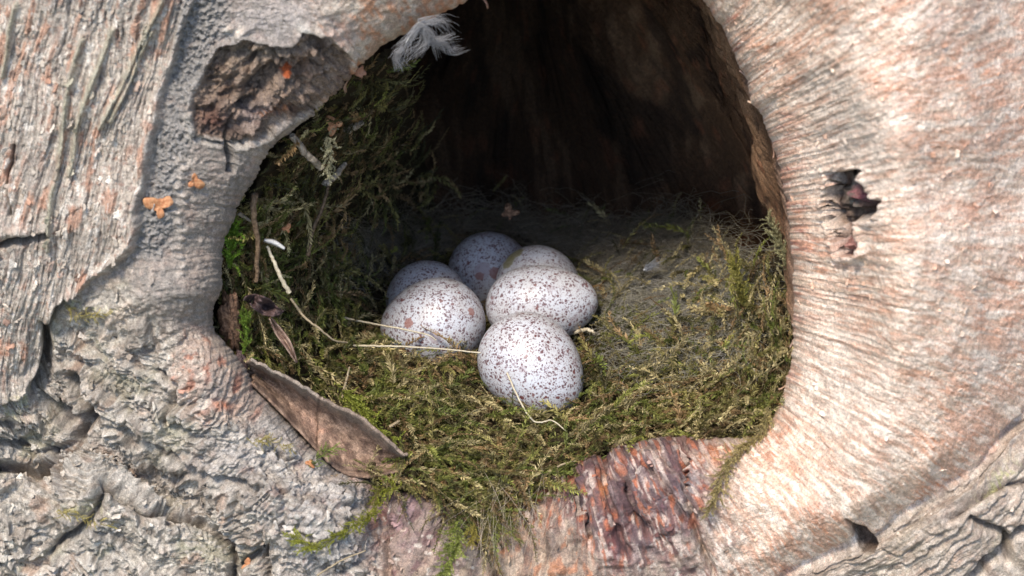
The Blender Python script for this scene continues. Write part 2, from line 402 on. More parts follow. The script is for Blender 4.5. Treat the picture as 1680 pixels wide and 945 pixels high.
def grid_normals(P):
    du = np.roll(P, -1, 1) - np.roll(P, 1, 1); dv = np.gradient(P, axis=0)
    n = np.cross(du, dv); n /= np.linalg.norm(n, axis=-1, keepdims=True) + 1e-12; return n
N = grid_normals(P)
if N[NRL + 50, :, 1].mean() > 0: N = -N
P = P + N * H[..., None].astype(np.float32)
print('relief done')

# ---- bark colour (albedo, with some highlights and shade painted in)
def C(*c): return np.array(c, np.float32)
col = np.zeros(P.shape, np.float32) + C(0.34, 0.315, 0.29)
def lay(mask, c, k=1.0):
    global col
    m = np.clip(mask * k, 0, 1)[..., None].astype(np.float32); col = col * (1 - m) + C(*c) * m
n_big = fbm(U / 120, V / 120, 150, 3); n_mid = fbm(U / 34, V / 34, 153, 3); n_fine = fbm(U / 9, V / 9, 156, 3, 0.7); n_f2 = fbm(U / 4.5, V / 4.5, 159, 2, 0.7)
# left lip: pinkish grey
lay(sm(-0.2, 0.5, n_mid + n_fine * 0.5), (0.42, 0.34, 0.30), 0.6)
lay(sm(0.1, 0.8, n_fine + n_mid * 0.6), (0.55, 0.50, 0.45), 0.55)
lay(sm(0.2, 0.9, -n_fine + n_big * 0.6), (0.22, 0.205, 0.19), 0.6)
# plate A
lay(mA, (0.47, 0.43, 0.38))
lay(mA * sm(-0.1, 0.5, fib + 0.5 * n_mid), (0.66, 0.62, 0.56), 0.75)
lay(mA * sm(0.1, 0.6, -fib + 0.5 * n_fine), (0.27, 0.235, 0.215), 0.7)
lay(mA * sm(0.15, 0.6, fibw + 0.6 * n_mid - 0.0 + 0.25 * sm(450, 100, V) - 0.2), (0.50, 0.25, 0.15), 0.65)
lay(mA * sm(0.35, 0.7, n_fine + 0.5 * fib + 0.3 * n_mid), (0.40, 0.16, 0.09), 0.4)
lay(mA * sm(0.35, 0.6, fbm(acr / 12, alo / 30, 161, 3) + 0.2 * n_f2), (0.76, 0.74, 0.70), 0.8)
lay(mStrip, (0.40, 0.40, 0.30), 0.8)
lay(mA * sm(0.45, 0.75, -fib - 0.3 * n_fine), (0.16, 0.13, 0.115), 0.7)
lay(mA * sm(0.2, 0.7, fbm(U / 70, V / 110, 231, 3) + 0.25 * n_fine), (0.36, 0.33, 0.30), 0.55)
# pebbles
lay(mPeb, (0.30, 0.30, 0.30), 0.85); lay(mPeb * sm(0.2, 0.9, peb), (0.50, 0.50, 0.49), 0.8); lay(mPeb * sm(0.1, 0.7, -peb), (0.13, 0.13, 0.13), 0.6)
# rough bark D + ledge
mDL = np.maximum(mD, ledge)
lay(mDL, (0.40, 0.375, 0.335), 0.9)
lay(mDL * sm(0.0, 0.7, fol * 0.5 + n_fine), (0.56, 0.54, 0.48), 0.7)
lay(mDL * sm(0.2, 0.9, -n_fine + 0.4 * n_mid - 0.3 * fol), (0.21, 0.19, 0.165), 0.7)
lay(mDL * sm(0.2, 0.7, n_big + 0.5 * n_mid), (0.30, 0.31, 0.20), 0.5)
lay(mDL * sm(0.3, 0.8, fbm(U / 50, V / 50, 165, 3)), (0.42, 0.27, 0.19), 0.55)
lay(mDL * sm(0.4, 0.7, fbm(U / 16, V / 16, 168, 3)), (0.66, 0.63, 0.58), 0.7)
lay(ledge * (1 - 0.3 * n_fine), (0.50, 0.41, 0.34), 0.6)
lay(ledge * sm(0.0, 0.5, fbm(gs / 7, (U - V) / 60, 122, 3)), (0.30, 0.23, 0.19), 0.65)
lay(ledge * sm(0.1, 0.5, fbm(gs / 6, (U - V) / 50, 126, 3)), (0.66, 0.60, 0.54), 0.7)
lay(sm(60, 0, np.abs(gs - 10)) * sm(-0.2, 0.6, n_mid + n_fine * 0.5), (0.24, 0.19, 0.16), 0.6)
lay(np.clip(mCr, 0, 1) * sm(0.5, 0.9, mCr), (0.10, 0.08, 0.07), 0.7)
# pale smooth grey below the fragment
mF = sm(-30, 30, poly_sd(Uw, Vw, [(330, 690), (430, 690), (520, 740), (590, 800), (630, 900), (600, 1000), (470, 1000), (450, 880), (400, 800), (300, 760)], 60))
lay(mF * 0.8, (0.42, 0.40, 0.385)); lay(mF * sm(0, 0.6, n_fine), (0.60, 0.58, 0.56), 0.7); lay(mF * sm(0.2, 0.7, -n_fine + n_mid * 0.4), (0.20, 0.19, 0.19), 0.7)
lay(mF * sm(0.35, 0.8, n_mid), (0.40, 0.26, 0.22), 0.5)
# right lobe
tone = fbm(ang / 16, rad / 70, 171, 4, 0.6); tone2 = fbm(ang / 60, rad / 120, 175, 3); tone3 = fbm(ang / 7, rad / 34, 178, 3, 0.6)
mW = mRt * (1 - ledge)
lay(mW, (0.76, 0.68, 0.60))
lay(mW * sm(-0.1, 0.6, tone + 0.6 * tone2), (0.66, 0.46, 0.38), 0.75)
lay(mW * sm(0.2, 0.7, -tone + 0.5 * tone3), (0.84, 0.82, 0.78), 0.85)
lay(mW * sm(0.3, 0.75, tone3 + 0.5 * tone2), (0.62, 0.30, 0.18), 0.55)
lay(mW * sm(0.3, 0.7, fbm(ang / 30, rad / 60, 181, 4) + 0.2 * tone3), (0.52, 0.42, 0.36), 0.4)
lay(mW * sm(0.25, 0.6, fbm(ang / 9, rad / 26, 185, 3) + 0.25 * n_big), (0.88, 0.85, 0.80), 0.8)
lay(mW * rim * sm(-0.1, 0.4, strk), (0.52, 0.32, 0.24), 0.6); lay(mW * rim * sm(0.0, 0.5, -strk), (0.68, 0.60, 0.50), 0.6)
lay(mW * rim * sm(0.35, 0.7, tone2 + tone), (0.34, 0.10, 0.08), 0.75)
lay(mW * blob(U, V, 1400, 250, 80, 90) + mW * blob(U, V, 1390, 640, 70, 110, -25), (0.88, 0.86, 0.83), 0.85)  # sunlit highlights of the roll painted in as near-white patches
for (x, y, r_) in [(1481, 163, 14), (1663, 186, 11), (1548, 32, 22), (1640, 215, 9), (1395, 60, 26), (1600, 235, 12), (1620, 590, 24), (1560, 590, 16), (1655, 560, 20), (1500, 120, 8), (1585, 120, 9)]:
    lay(sm(r_ * 1.25, r_ * 0.85, np.hypot((U - x) + wu * 0.5, (V - y) * 1.15 + wv * 0.5)), (0.86, 0.84, 0.82), 0.9)
for (x, y, rx, ry) in [(1345, 445, 16, 8), (1330, 400, 12, 10), (1310, 355, 10, 12), (1500, 610, 30, 12), (1560, 790, 50, 25), (1330, 880, 50, 18), (1520, 820, 25, 35), (1250, 80, 14, 40), (1460, 150, 45, 25), (1590, 130, 40, 40), (1525, 720, 20, 50)]:
    lay(mW * blob(U, V, x, y, rx, ry) * sm(-0.4, 0.4, tone3), (0.62, 0.24, 0.09), 0.7)
# bottom purple / orange torn bark
lay(mP, (0.34, 0.26, 0.23))
ps = fbm(ang / 14, rad / 60, 190, 4, 0.6); pt = fbm(U / 26, V / 30, 194, 3)
lay(mP * sm(-0.1, 0.4, ps), (0.47, 0.40, 0.33), 0.7)
lay(mP * sm(0.0, 0.5, pt) , (0.17, 0.09, 0.095), 0.85)
pur = sm(-25, 20, poly_sd(Uw, Vw, [(930, 740), (1010, 722), (1110, 722), (1130, 790), (1110, 870), (1080, 910), (1000, 915), (960, 860), (900, 850), (890, 800)], 60))
lay(pur * sm(-0.6, 0.3, ps), (0.11, 0.06, 0.075), 0.92)
lay(pur * sm(0.1, 0.5, n_fine + 0.3 * ps), (0.34, 0.31, 0.31), 0.6)
lay(pur * sm(0.1, 0.45, fbm(ang / 9, rad / 45, 198, 3)), (0.72, 0.58, 0.55), 0.75)
lay((mP * sm(760, 650, Uw) + blob(U, V, 690, 850, 60, 60)) * sm(-0.2, 0.5, ps), (0.34, 0.23, 0.25), 0.7)
ton = fbm(ang / 11, rad / 30, 200, 3)
for (x, y, rx, ry, an, k) in [(600, 785, 28, 16, 0, 1), (890, 800, 55, 22, -25, 1), (960, 760, 35, 14, -20, .9), (990, 800, 14, 60, 0, .9), (1180, 745, 45, 18, 0, .9), (1115, 745, 20, 30, 0, .6), (1010, 870, 20, 28, 0, .9),
                              (870, 900, 30, 50, 0, .8), (620, 860, 14, 30, 0, .8), (1270, 730, 18, 40, 30, .8), (740, 790, 40, 15, 0, .6), (905, 935, 40, 20, 0, .6)]:
    lay(blob(U, V, x, y, rx, ry, an) * sm(-0.35, 0.35, ton) * 1.3, (0.46, 0.15, 0.06), 0.75 * k)
    lay(blob(U, V, x, y, rx, ry, an) * sm(0.2, 0.6, -ton) * 1.3, (0.75, 0.52, 0.36), 0.9 * k)
lay(mP * sm(860, 960, V) * sm(-0.3, 0.4, ps) * sm(1000, 860, U), (0.47, 0.36, 0.26), 0.7)
lay(mP * sm(0.45, 0.7, fbm(U / 12, V / 12, 204, 2)), (0.80, 0.74, 0.68), 0.8)
lay(blob(U, V, 1135, 800, 26, 60) * sm(-0.5, 0.5, ps), (0.42, 0.41, 0.45), 0.7)
lay(blob(U, V, 1370, 330, 16, 50) * 0.7, (0.45, 0.33, 0.26), 1)
# scar lobe
lay(mE, (0.50, 0.40, 0.34)); lay(mE * sm(0, 0.5, fbm(rr / 9, np.arctan2(V - 590, U - 290) * 3, 140, 3)), (0.70, 0.62, 0.54), 0.8)
lay(mE * sm(0.1, 0.6, fbm(rr / 16, np.arctan2(V - 590, U - 290) * 2, 144, 3)), (0.45, 0.17, 0.10), 0.75)
lay(blob(U, V, 355, 640, 16, 24), (0.26, 0.23, 0.23), 0.7)
lay(blob(U, V, 366, 665, 20, 7, 10), (0.55, 0.17, 0.07), 0.8)
# top rim, pinkish orange
lay(mTopL, (0.60, 0.46, 0.36), 0.8); lay(mTopL * sm(0, 0.5, tone3 + n_mid * .5), (0.60, 0.27, 0.13), 0.75); lay(mTopL * sm(0.1, 0.5, -n_mid + n_fine * 0.5), (0.78, 0.72, 0.64), 0.75)
lay(blob(U, V, 450, 30, 70, 40) * sm(-0.5, 0.3, n_fine), (0.42, 0.40, 0.42), 0.7); lay(sm(0, 0.5, blob(U, V, 385, 48, 26, 14) - 0.4 + 0.2 * n_fine), (0.80, 0.77, 0.72), 0.9)
lay(blob(U, V, 500, 50, 20, 10, 60), (0.68, 0.70, 0.66), 0.8)
# wound
lay(mB, (0.31, 0.245, 0.205)); lay(mB * sm(0, 0.6, n_fine + n_mid * 0.5), (0.44, 0.34, 0.27), 0.8); lay(mB * sm(0.2, 0.7, -n_mid), (0.14, 0.10, 0.08), 0.8)
lay(mB * blob(U, V, 375, 100, 40, 45) * sm(-0.4, 0.3, n_fine), (0.45, 0.36, 0.28), 0.8); lay(mB * blob(U, V, 430, 85, 40, 18), (0.38, 0.33, 0.27), 0.7)
lay(mB * blob(U, V, 350, 200, 30, 20), (0.20, 0.10, 0.08), 0.8); lay(mB * blob(U, V, 420, 195, 30, 14, -20), (0.33, 0.29, 0.31), 0.7)
lay(sm(0.3, 0.6, blob(U, V, 472, 120, 12, 10) + 0.15 * n_f2), (0.60, 0.13, 0.03), 0.9); lay(blob(U, V, 455, 188, 24, 8, -15) * sm(-0.3, 0.3, n_f2), (0.58, 0.22, 0.08), 1)
lay(blob(U, V, 500, 110, 10, 10) , (0.38, 0.22, 0.13), .6)
# lip of the wound: pale
lay(np.exp(-((sB + 7) / 8) ** 2) * sm(120, 200, V) * sm(-0.5, 0.2, n_fine), (0.60, 0.57, 0.52), 0.7)
lay(blob(U, V, 425, 262, 20, 22) + blob(U, V, 305, 268, 22, 12) * sm(-0.5, 0.2, n_fine), (0.66, 0.60, 0.54), 0.75)
lay(sm(-14, 4, poly_sd(Uw, Vw, [(340, 60), (400, 20), (560, 0), (590, 90), (540, 60), (500, 40), (440, 60), (380, 66)], 40)) * sm(-0.6, 0.3, n_mid), (0.50, 0.47, 0.46), 0.6)
for k in range(14): lay(blob(U, V, 296 + 6 * math.sin(k * 1.7), 262 + k * 14.5, 9, 6) * sm(-0.8, 0.2, n_f2), (0.72, 0.66, 0.60), 0.9)
for (x, y) in [(205, 503), (190, 522), (178, 548)]: lay(blob(U, V, x, y, 15, 8, -30), (0.70, 0.60, 0.50), 0.9)
# knot hole
lay(mJ, (0.10, 0.06, 0.05)); lay(mJ * blob(U, V, 1382, 325, 14, 26), (0.30, 0.31, 0.27), 0.9); lay(mJ * blob(U, V, 1394, 322, 9, 14) * sm(-.3, .3, n_f2), (0.38, 0.14, 0.17), 1)
lay(mJ * sm(0.1, 0.5, n_f2) * blob(U, V, 1363, 345, 10, 50), (0.60, 0.45, 0.34), 0.9); lay(blob(U, V, 1389, 402, 18, 15), (0.58, 0.30, 0.27), 0.9); lay(blob(U, V, 1392, 300, 9, 5), (0.6, 0.45, 0.35), .8)
lay(sm(-3, 4, sI), (0.20, 0.14, 0.11), .9)
# yellow-green lichen dust
for (x, y, rx, ry, an) in [(20, 655, 30, 18, -20), (140, 500, 40, 5, 5), (140, 833, 30, 6, 10), (1640, 790, 40, 10, -40)]:
    lay(blob(U, V, x, y, rx, ry, an) * sm(-0.2, 0.4, n_fine), (0.44, 0.46, 0.18), 0.7)
lay(pur * sm(-0.9, 0.0, ps + 0.3 * n_fine), (0.10, 0.055, 0.07), 0.7)
lay(pur * sm(0.35, 0.6, fbm(U / 12, V / 12, 204, 2)), (0.60, 0.52, 0.50), 0.7)
for (x, y, rx, ry, an) in [(1005, 870, 9, 40, -8), (1075, 775, 5, 30, -30), (1095, 790, 4, 30, -25), (1060, 800, 4, 26, -20), (985, 760, 30, 5, -15)]:
    lay(blob(U, V, x, y, rx, ry, an) * 1.2, (0.30, 0.06, 0.05) if x == 1005 else (0.62, 0.50, 0.48), 0.75)
for (x, y, rx, ry, an, k) in [(940, 728, 60, 9, -14, 1), (905, 748, 40, 9, -25, .8), (1060, 728, 50, 7, 0, .5)]:
    lay(blob(U, V, x, y + 12, rx, ry, an) * sm(-0.5, 0.2, n_fine + 0.3 * ps), (0.55, 0.40, 0.28), k)
tanz = sm(-20, 20, poly_sd(Uw, Vw, [(800, 850), (850, 815), (900, 830), (960, 880), (1000, 960), (800, 1000)], 60))
lay(tanz, (0.40, 0.31, 0.24), 0.8); lay(tanz * sm(0, 0.5, ps), (0.62, 0.50, 0.40), 0.8); lay(tanz * sm(0.1, 0.5, -ton), (0.50, 0.20, 0.09), 0.7); lay(tanz * sm(0.2, 0.6, -ps), (0.20, 0.15, 0.13), 0.7)
for (x, y, rx, ry, an) in [(870, 800, 40, 16, -28), (925, 775, 25, 14, -20), (1175, 745, 40, 14, 0), (905, 790, 14, 30, 20), (990, 800, 6, 40, -5), (1015, 850, 6, 26, -12)]:
    lay(blob(U, V, x, y, rx, ry, an) * sm(-0.3, 0.3, ton + 0.3 * n_fine), (0.62, 0.24, 0.09), 0.9)
for (x, y, rx, ry, an, k) in [(240, 760, 110, 36, 25, .7), (330, 800, 80, 25, 20, .5), (130, 655, 40, 50, 0, .7), (60, 760, 60, 16, 0, .7), (390, 880, 40, 30, 0, .6), (190, 640, 70, 14, 30, .5), (20, 400, 60, 10, -8, .6)]:
    lay(blob(U, V, x, y, rx, ry, an) * sm(-0.8, 0.3, n_mid + 0.5 * n_fine), (0.17, 0.125, 0.095), k)  # darker brown bark patches, with crevice and overhang shade painted in
lay(mD * sm(0.0, 0.6, fbm(fdw / 26, al / 90, 284, 3)) , (0.23, 0.195, 0.165), 0.6)
lay(mD * sm(0.15, 0.6, fbm(fdw2 / 12, al / 60, 287, 3)) , (0.62, 0.59, 0.54), 0.6)
lay(mD * sm(0.5, 0.9, fol + 0.3 * n_fine) * pch, (0.62, 0.61, 0.57), 0.55)
mW = mW * (1 - np.clip(mJ * 1.2 + blob(U, V, 1389, 402, 18, 15) + sm(-3, 4, sI), 0, 1))
st1 = fbm(ang / 4.5, rad / 38, 260, 3, 0.6); st2 = fbm(ang / 8, rad / 50, 264, 3, 0.6); st3 = fbm(ang / 3.2, rad / 22, 268, 2)
lay(mW * sm(0.12, 0.5, st2 + 0.4 * tone2), (0.64, 0.42, 0.32), 0.6)
lay(mW * sm(0.15, 0.55, st1 - 0.3 * tone2), (0.47, 0.39, 0.34), 0.6)
lay(mW * sm(0.15, 0.5, -st1 + 0.3 * st3), (0.86, 0.83, 0.80), 0.85)
lay(mW * sm(0.2, 0.55, st3 + 0.3 * tone), (0.62, 0.36, 0.26), 0.45)
lay(mW * (blob(U, V, 1400, 230, 75, 110) + blob(U, V, 1385, 640, 60, 120, -25)) * sm(-0.5, 0.3, -st1), (0.87, 0.85, 0.83), 0.8)  # the two sunlit highlights painted again, broken up by the streaks
lay(mW * sm(0.3, 0.6, -st2 - tone2 * 0.3), (0.86, 0.84, 0.81), 0.8)
lay(mW * sm(1440, 1600, U + 40 * n_big) * sm(-0.6, 0.5, tone + n_mid), (0.60, 0.42, 0.34), 0.3)  # tan towards the right paints in the dimming of the roll
lip2 = sm(-30, 10, poly_sd(Uw, Vw, [(840, 810), (930, 750), (1010, 722), (1160, 718), (1160, 800), (1120, 900), (1000, 930), (930, 860), (860, 850)], 60))
lay(lip2 * sm(-0.1, 0.4, fbm(ang / 13, rad / 50, 272, 3)), (0.20, 0.075, 0.06), 0.6)
lay(lip2 * sm(0.15, 0.5, fbm(ang / 8, rad / 30, 275, 3)), (0.55, 0.17, 0.07), 0.7)
lay(lip2 * sm(0.25, 0.5, fbm(ang / 6, rad / 34, 278, 3)), (0.74, 0.62, 0.56), 0.8)
lay(pur * sm(0.0, 0.5, fbm(U / 40, V / 50, 280, 2)), (0.10, 0.05, 0.065), 0.75)
tint = C(0.90, 0.855, 0.80) + mW[..., None] * C(0.14, 0.04, -0.03); col = col * tint * (1 - 0.12 * mP - 0.06 * mW)[..., None]
lipz = (1 - mA) * (1 - mD) * (1 - mRt) * (1 - mTopL) * (1 - mP) * (1 - mB); col = np.clip(col * (1 - 0.16 * lipz)[..., None], 0.01, 0.86)

# ---- hollow (inner wall)
O0 = P[0].copy()
yy = np.linspace(0, 1, NRI)[1:, None] ** 1.15
Dp = 86.0
cxw, czw = at(CX, 330, 0)[0], at(CX, 330, 0)[2]
down = sm(0.1, 0.8, sa); lft = sm(0.2, 0.9, -ca); rgt = sm(0.2, 0.9, ca) * (1 - down)
kk = (1 + (0.06 + 0.40 * down + 0.22 * lft * (1 - down) - 0.10 * rgt) * np.sin(np.pi * np.clip(yy * 1.15, 0, 1))) * np.clip(1 - yy ** (2.4 - 0.7 * rgt), 0, 1) ** 0.55
I = np.empty((NRI - 1, NT, 3), np.float32)
cxs = cxw + (-2) * yy; 
I[..., 0] = cxs + (O0[:, 0] - cxw) * kk
I[..., 1] = O0[:, 1] * (1 - yy) + Dp * yy
I[..., 2] = czw + (O0[:, 2] - czw) * kk
I = np.concatenate([P[0][None], I])
NI = grid_normals(I)
ctr = np.array([cxw, 20, czw]); 
if ((ctr - I[60]) * NI[60]).sum(-1).mean() < 0: NI = -NI
ys = np.concatenate([[[0]], yy]) * Dp + np.zeros((NRI, NT)); arcI = (TH * 30)[None, :] + np.zeros_like(ys)
fibI = fbm(I[..., 0] / 1.6 + ys / 9, I[..., 2] / 9 + ys / 22, 210, 3, 0.6); lumpI = fbm(arcI / 8, ys / 10, 213, 3)
curlI = fbm(I[..., 0] / 9 + 0.5 * np.sin(I[..., 2] / 14), I[..., 2] / 26, 221, 3)
HI = (0.9 * lumpI + 0.35 * fibI + 0.25 * np.round(2 * fbm(arcI / 6, ys / 14, 216, 2))) * (1 - 0.5 * sm(30, 60, ys)) + 1.0 * curlI
HI *= sm(0, 6, ys)
I = I + NI * HI[..., None]
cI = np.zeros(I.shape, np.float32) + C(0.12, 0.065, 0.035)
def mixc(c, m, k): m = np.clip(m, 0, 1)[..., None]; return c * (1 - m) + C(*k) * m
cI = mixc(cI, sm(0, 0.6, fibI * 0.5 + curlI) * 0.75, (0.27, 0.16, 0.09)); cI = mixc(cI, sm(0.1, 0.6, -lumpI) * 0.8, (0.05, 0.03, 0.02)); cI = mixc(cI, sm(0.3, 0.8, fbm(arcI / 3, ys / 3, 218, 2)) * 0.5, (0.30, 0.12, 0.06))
cI = cI * (0.35 + 1.5 * sm(0.1, 0.8, np.cos(TH - (-0.45))))[None, :, None]  # lit right side and shaded upper left painted into the wood colour
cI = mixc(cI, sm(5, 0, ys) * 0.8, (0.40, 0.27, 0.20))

# ---- build the tree objects
tree = empty('tree', at(840, 1900, 0))
tag(tree, 'old knotty birch trunk with flaking pale pink and grey bark around a dark oval hollow', 'tree')
NR = P.shape[0]
ii = np.arange(NR * NT).reshape(NR, NT)
nx = np.roll(ii, -1, 1)
quads = np.stack([ii[:-1], nx[:-1], nx[1:], ii[1:]], -1).reshape(-1, 4)
fm_B = (mB[:-1] > 0.5).reshape(-1); fm_J = (mJ[:-1] > 0.5).reshape(-1); fm_I = (sI[:-1] > 0).reshape(-1)
def sub(name, mask, mat):
    q = quads[mask]; used = np.unique(q); mp = np.zeros(NR * NT, np.int32); mp[used] = np.arange(len(used))
    o = mesh_np(name, P.reshape(-1, 3)[used], mp[q], mat, None, col.reshape(-1, 3)[used]); adopt(o, tree); return o
sub('bark', ~(fm_B | fm_J | fm_I), M_BARK)
tag(sub('knot', fm_B, M_KNOT), 'broken brown knot wound with a dark crack, upper left of the hollow')
tag(sub('knot', fm_J, M_KNOT), 'small dark knot hole in the pale right-hand bark')
tag(sub('knot', fm_I, M_KNOT), 'tiny dark hole low in the right-hand bark')
ih = np.arange(NRI * NT).reshape(NRI, NT); nh = np.roll(ih, -1, 1)
qh = np.stack([ih[:-1], ih[1:], nh[1:], nh[:-1]], -1).reshape(-1, 4)
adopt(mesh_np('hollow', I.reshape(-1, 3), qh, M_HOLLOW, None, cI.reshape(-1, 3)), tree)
print('tree built')

# ground far below, out of the picture (bounces light)
b = NB('ground_material'); v = b.coord('Object', (1, 1, 1)); gn = b.noise(v, 20, 6)
mg = b.out(b.mix(gn[0], (0.10, 0.10, 0.045), (0.16, 0.12, 0.07)), 0.95, 0.1)
gz = float(P[..., 2].min()) + 12
g = 41; gx, gy = np.meshgrid(np.linspace(-1, 1, g), np.linspace(-1, 1, g)); gx = np.sign(gx) * np.abs(gx) ** 3 * 20000; gy = np.sign(gy) * np.abs(gy) ** 3 * 20000
gv = np.stack([gx, gy, gz + 6 * noise(gx / 60, gy / 60, 5)], -1).reshape(-1, 3); gi = np.arange(g * g).reshape(g, g)
go = mesh_np('ground', gv, np.stack([gi[:-1, :-1], gi[:-1, 1:], gi[1:, 1:], gi[1:, :-1]], -1).reshape(-1, 4), mg)
tag(go, 'mossy woodland soil at the foot of the birch', 'ground', kind='structure')

# ------------------------------------------------------------------ nest surface (depth controlled by thin-plate spline)
CT = [(350, 560, 0), (400, 640, 0), (430, 660, -1), (500, 725, -3), (570, 780, -5), (640, 815, -8), (700, 840, -9.5), (780, 872, -11), (850, 840, -9), (930, 780, -5), (1020, 738, -2), (1120, 728, -1.5), (1220, 728, -4), (1290, 660, 1), (1310, 560, 3), (1310, 450, 7), (1300, 380, 11),
      (600, 700, 4), (700, 720, 3), (800, 740, 2), (900, 725, 3), (1000, 690, 6), (1100, 675, 7), (1200, 660, 7), (540, 640, 10), (620, 630, 17), (700, 600, 20), (640, 595, 19), (760, 602, 20), (780, 640, 16), (860, 680, 13), (920, 685, 12), (980, 640, 16),
      (640, 540, 36), (740, 540, 40), (870, 600, 30), (900, 520, 44), (980, 560, 28), (1080, 600, 18), (1180, 590, 16), (1240, 560, 13), (1080, 520, 30), (1180, 500, 28), (1250, 480, 20),
      (700, 470, 50), (810, 450, 58), (900, 440, 58), (980, 460, 44), (1080, 440, 44), (1160, 430, 40), (1000, 400, 54), (1100, 390, 52), (640, 420, 54), (740, 390, 60), (860, 370, 63), (1000, 340, 64), (1100, 340, 60),
      (700, 320, 66), (800, 300, 68), (900, 290, 70), (1020, 290, 68), (380, 450, 4), (385, 400, 4), (410, 320, 4), (445, 260, 4), (500, 215, 4), (570, 150, 5), (620, 100, 6), (440, 450, 13), (470, 360, 16), (520, 280, 20), (580, 210, 24), (640, 150, 28),
      (520, 460, 26), (560, 370, 34), (610, 290, 44), (660, 220, 52), (450, 540, 10), (520, 560, 20), (580, 520, 32), (600, 450, 42), (640, 350, 56)]
CT = np.array(CT, float)
def tps_fit(X, y, lam=0.02):
    Xn = X / 400; d = np.linalg.norm(Xn[:, None] - Xn[None], axis=-1); Kq = np.where(d > 0, d * d * np.log(d + 1e-12), 0) + lam * np.eye(len(X))
    Pm = np.c_[np.ones(len(X)), Xn]; A_ = np.block([[Kq, Pm], [Pm.T, np.zeros((3, 3))]]); return np.linalg.solve(A_, np.r_[y, 0, 0, 0]), Xn
TW, TX = tps_fit(CT[:, :2], CT[:, 2])
def nestY(u, v):
    u = np.asarray(u, float); v = np.asarray(v, float); sh = np.broadcast(u, v).shape
    q = np.stack(np.broadcast_arrays(u, v), -1).reshape(-1, 2) / 400; d = np.linalg.norm(q[:, None] - TX[None], axis=-1)
    r_ = np.where(d > 0, d * d * np.log(d + 1e-12), 0) @ TW[:-3] + TW[-3] + q @ TW[-2:]; return r_.reshape(sh)
NEST = [(352, 545), (366, 480), (372, 400), (390, 350), (424, 290), (450, 245), (500, 205), (560, 150), (590, 118), (640, 90), (660, 130), (672, 200), (690, 270), (745, 318), (800, 306), (850, 322), (905, 300), (960, 282), (1005, 300), (1050, 330), (1100, 358),
        (1180, 400), (1240, 440), (1285, 425), (1300, 450), (1304, 500), (1300, 580), (1290, 635), (1268, 688), (1235, 722), (1120, 724), (1050, 728), (1000, 742), (940, 770), (880, 800), (850, 830), (830, 858), (790, 862), (760, 850), (700, 815), (640, 800),
        (600, 785), (545, 762), (500, 722), (455, 680), (400, 610)]
gu, gv_ = np.meshgrid(np.arange(335, 1321, 5.0), np.arange(80, 881, 5.0))
gY = nestY(gu, gv_) + 1.5 + 1.6 * fbm(gu / 60, gv_ / 45, 230, 3)
inn = poly_sd(gu, gv_, NEST, 60)
gY += 6 * sm(8, -12, inn)
NP = at(gu, gv_, gY); gi = np.arange(gu.size).reshape(gu.shape)
ok = inn > -14; fk = ok[:-1, :-1] & ok[1:, 1:] & ok[1:, :-1] & ok[:-1, 1:]
nq = np.stack([gi[:-1, :-1], gi[1:, :-1], gi[1:, 1:], gi[:-1, 1:]], -1)[fk]
used = np.unique(nq); mp = np.zeros(gu.size, int); mp[used] = np.arange(len(used))
b = NB('nest_felt_material'); v = b.coord('Object', (1000,) * 3); n1 = b.noise(v, 0.8, 5, 0.7)
M_FELT = b.out(b.mix(n1[0], (0.020, 0.018, 0.010), (0.065, 0.048, 0.028)), 0.95, 0.1, b.bump(n1[0], 0.001))
nest = empty('bird_nest', at(900, 640, 25)); tag(nest, 'cup nest of green and tan moss with grey hair filling the tree hollow', 'nest')
adopt(mesh_np('nest_base', NP.reshape(-1, 3)[used], mp[nq], M_FELT), nest)

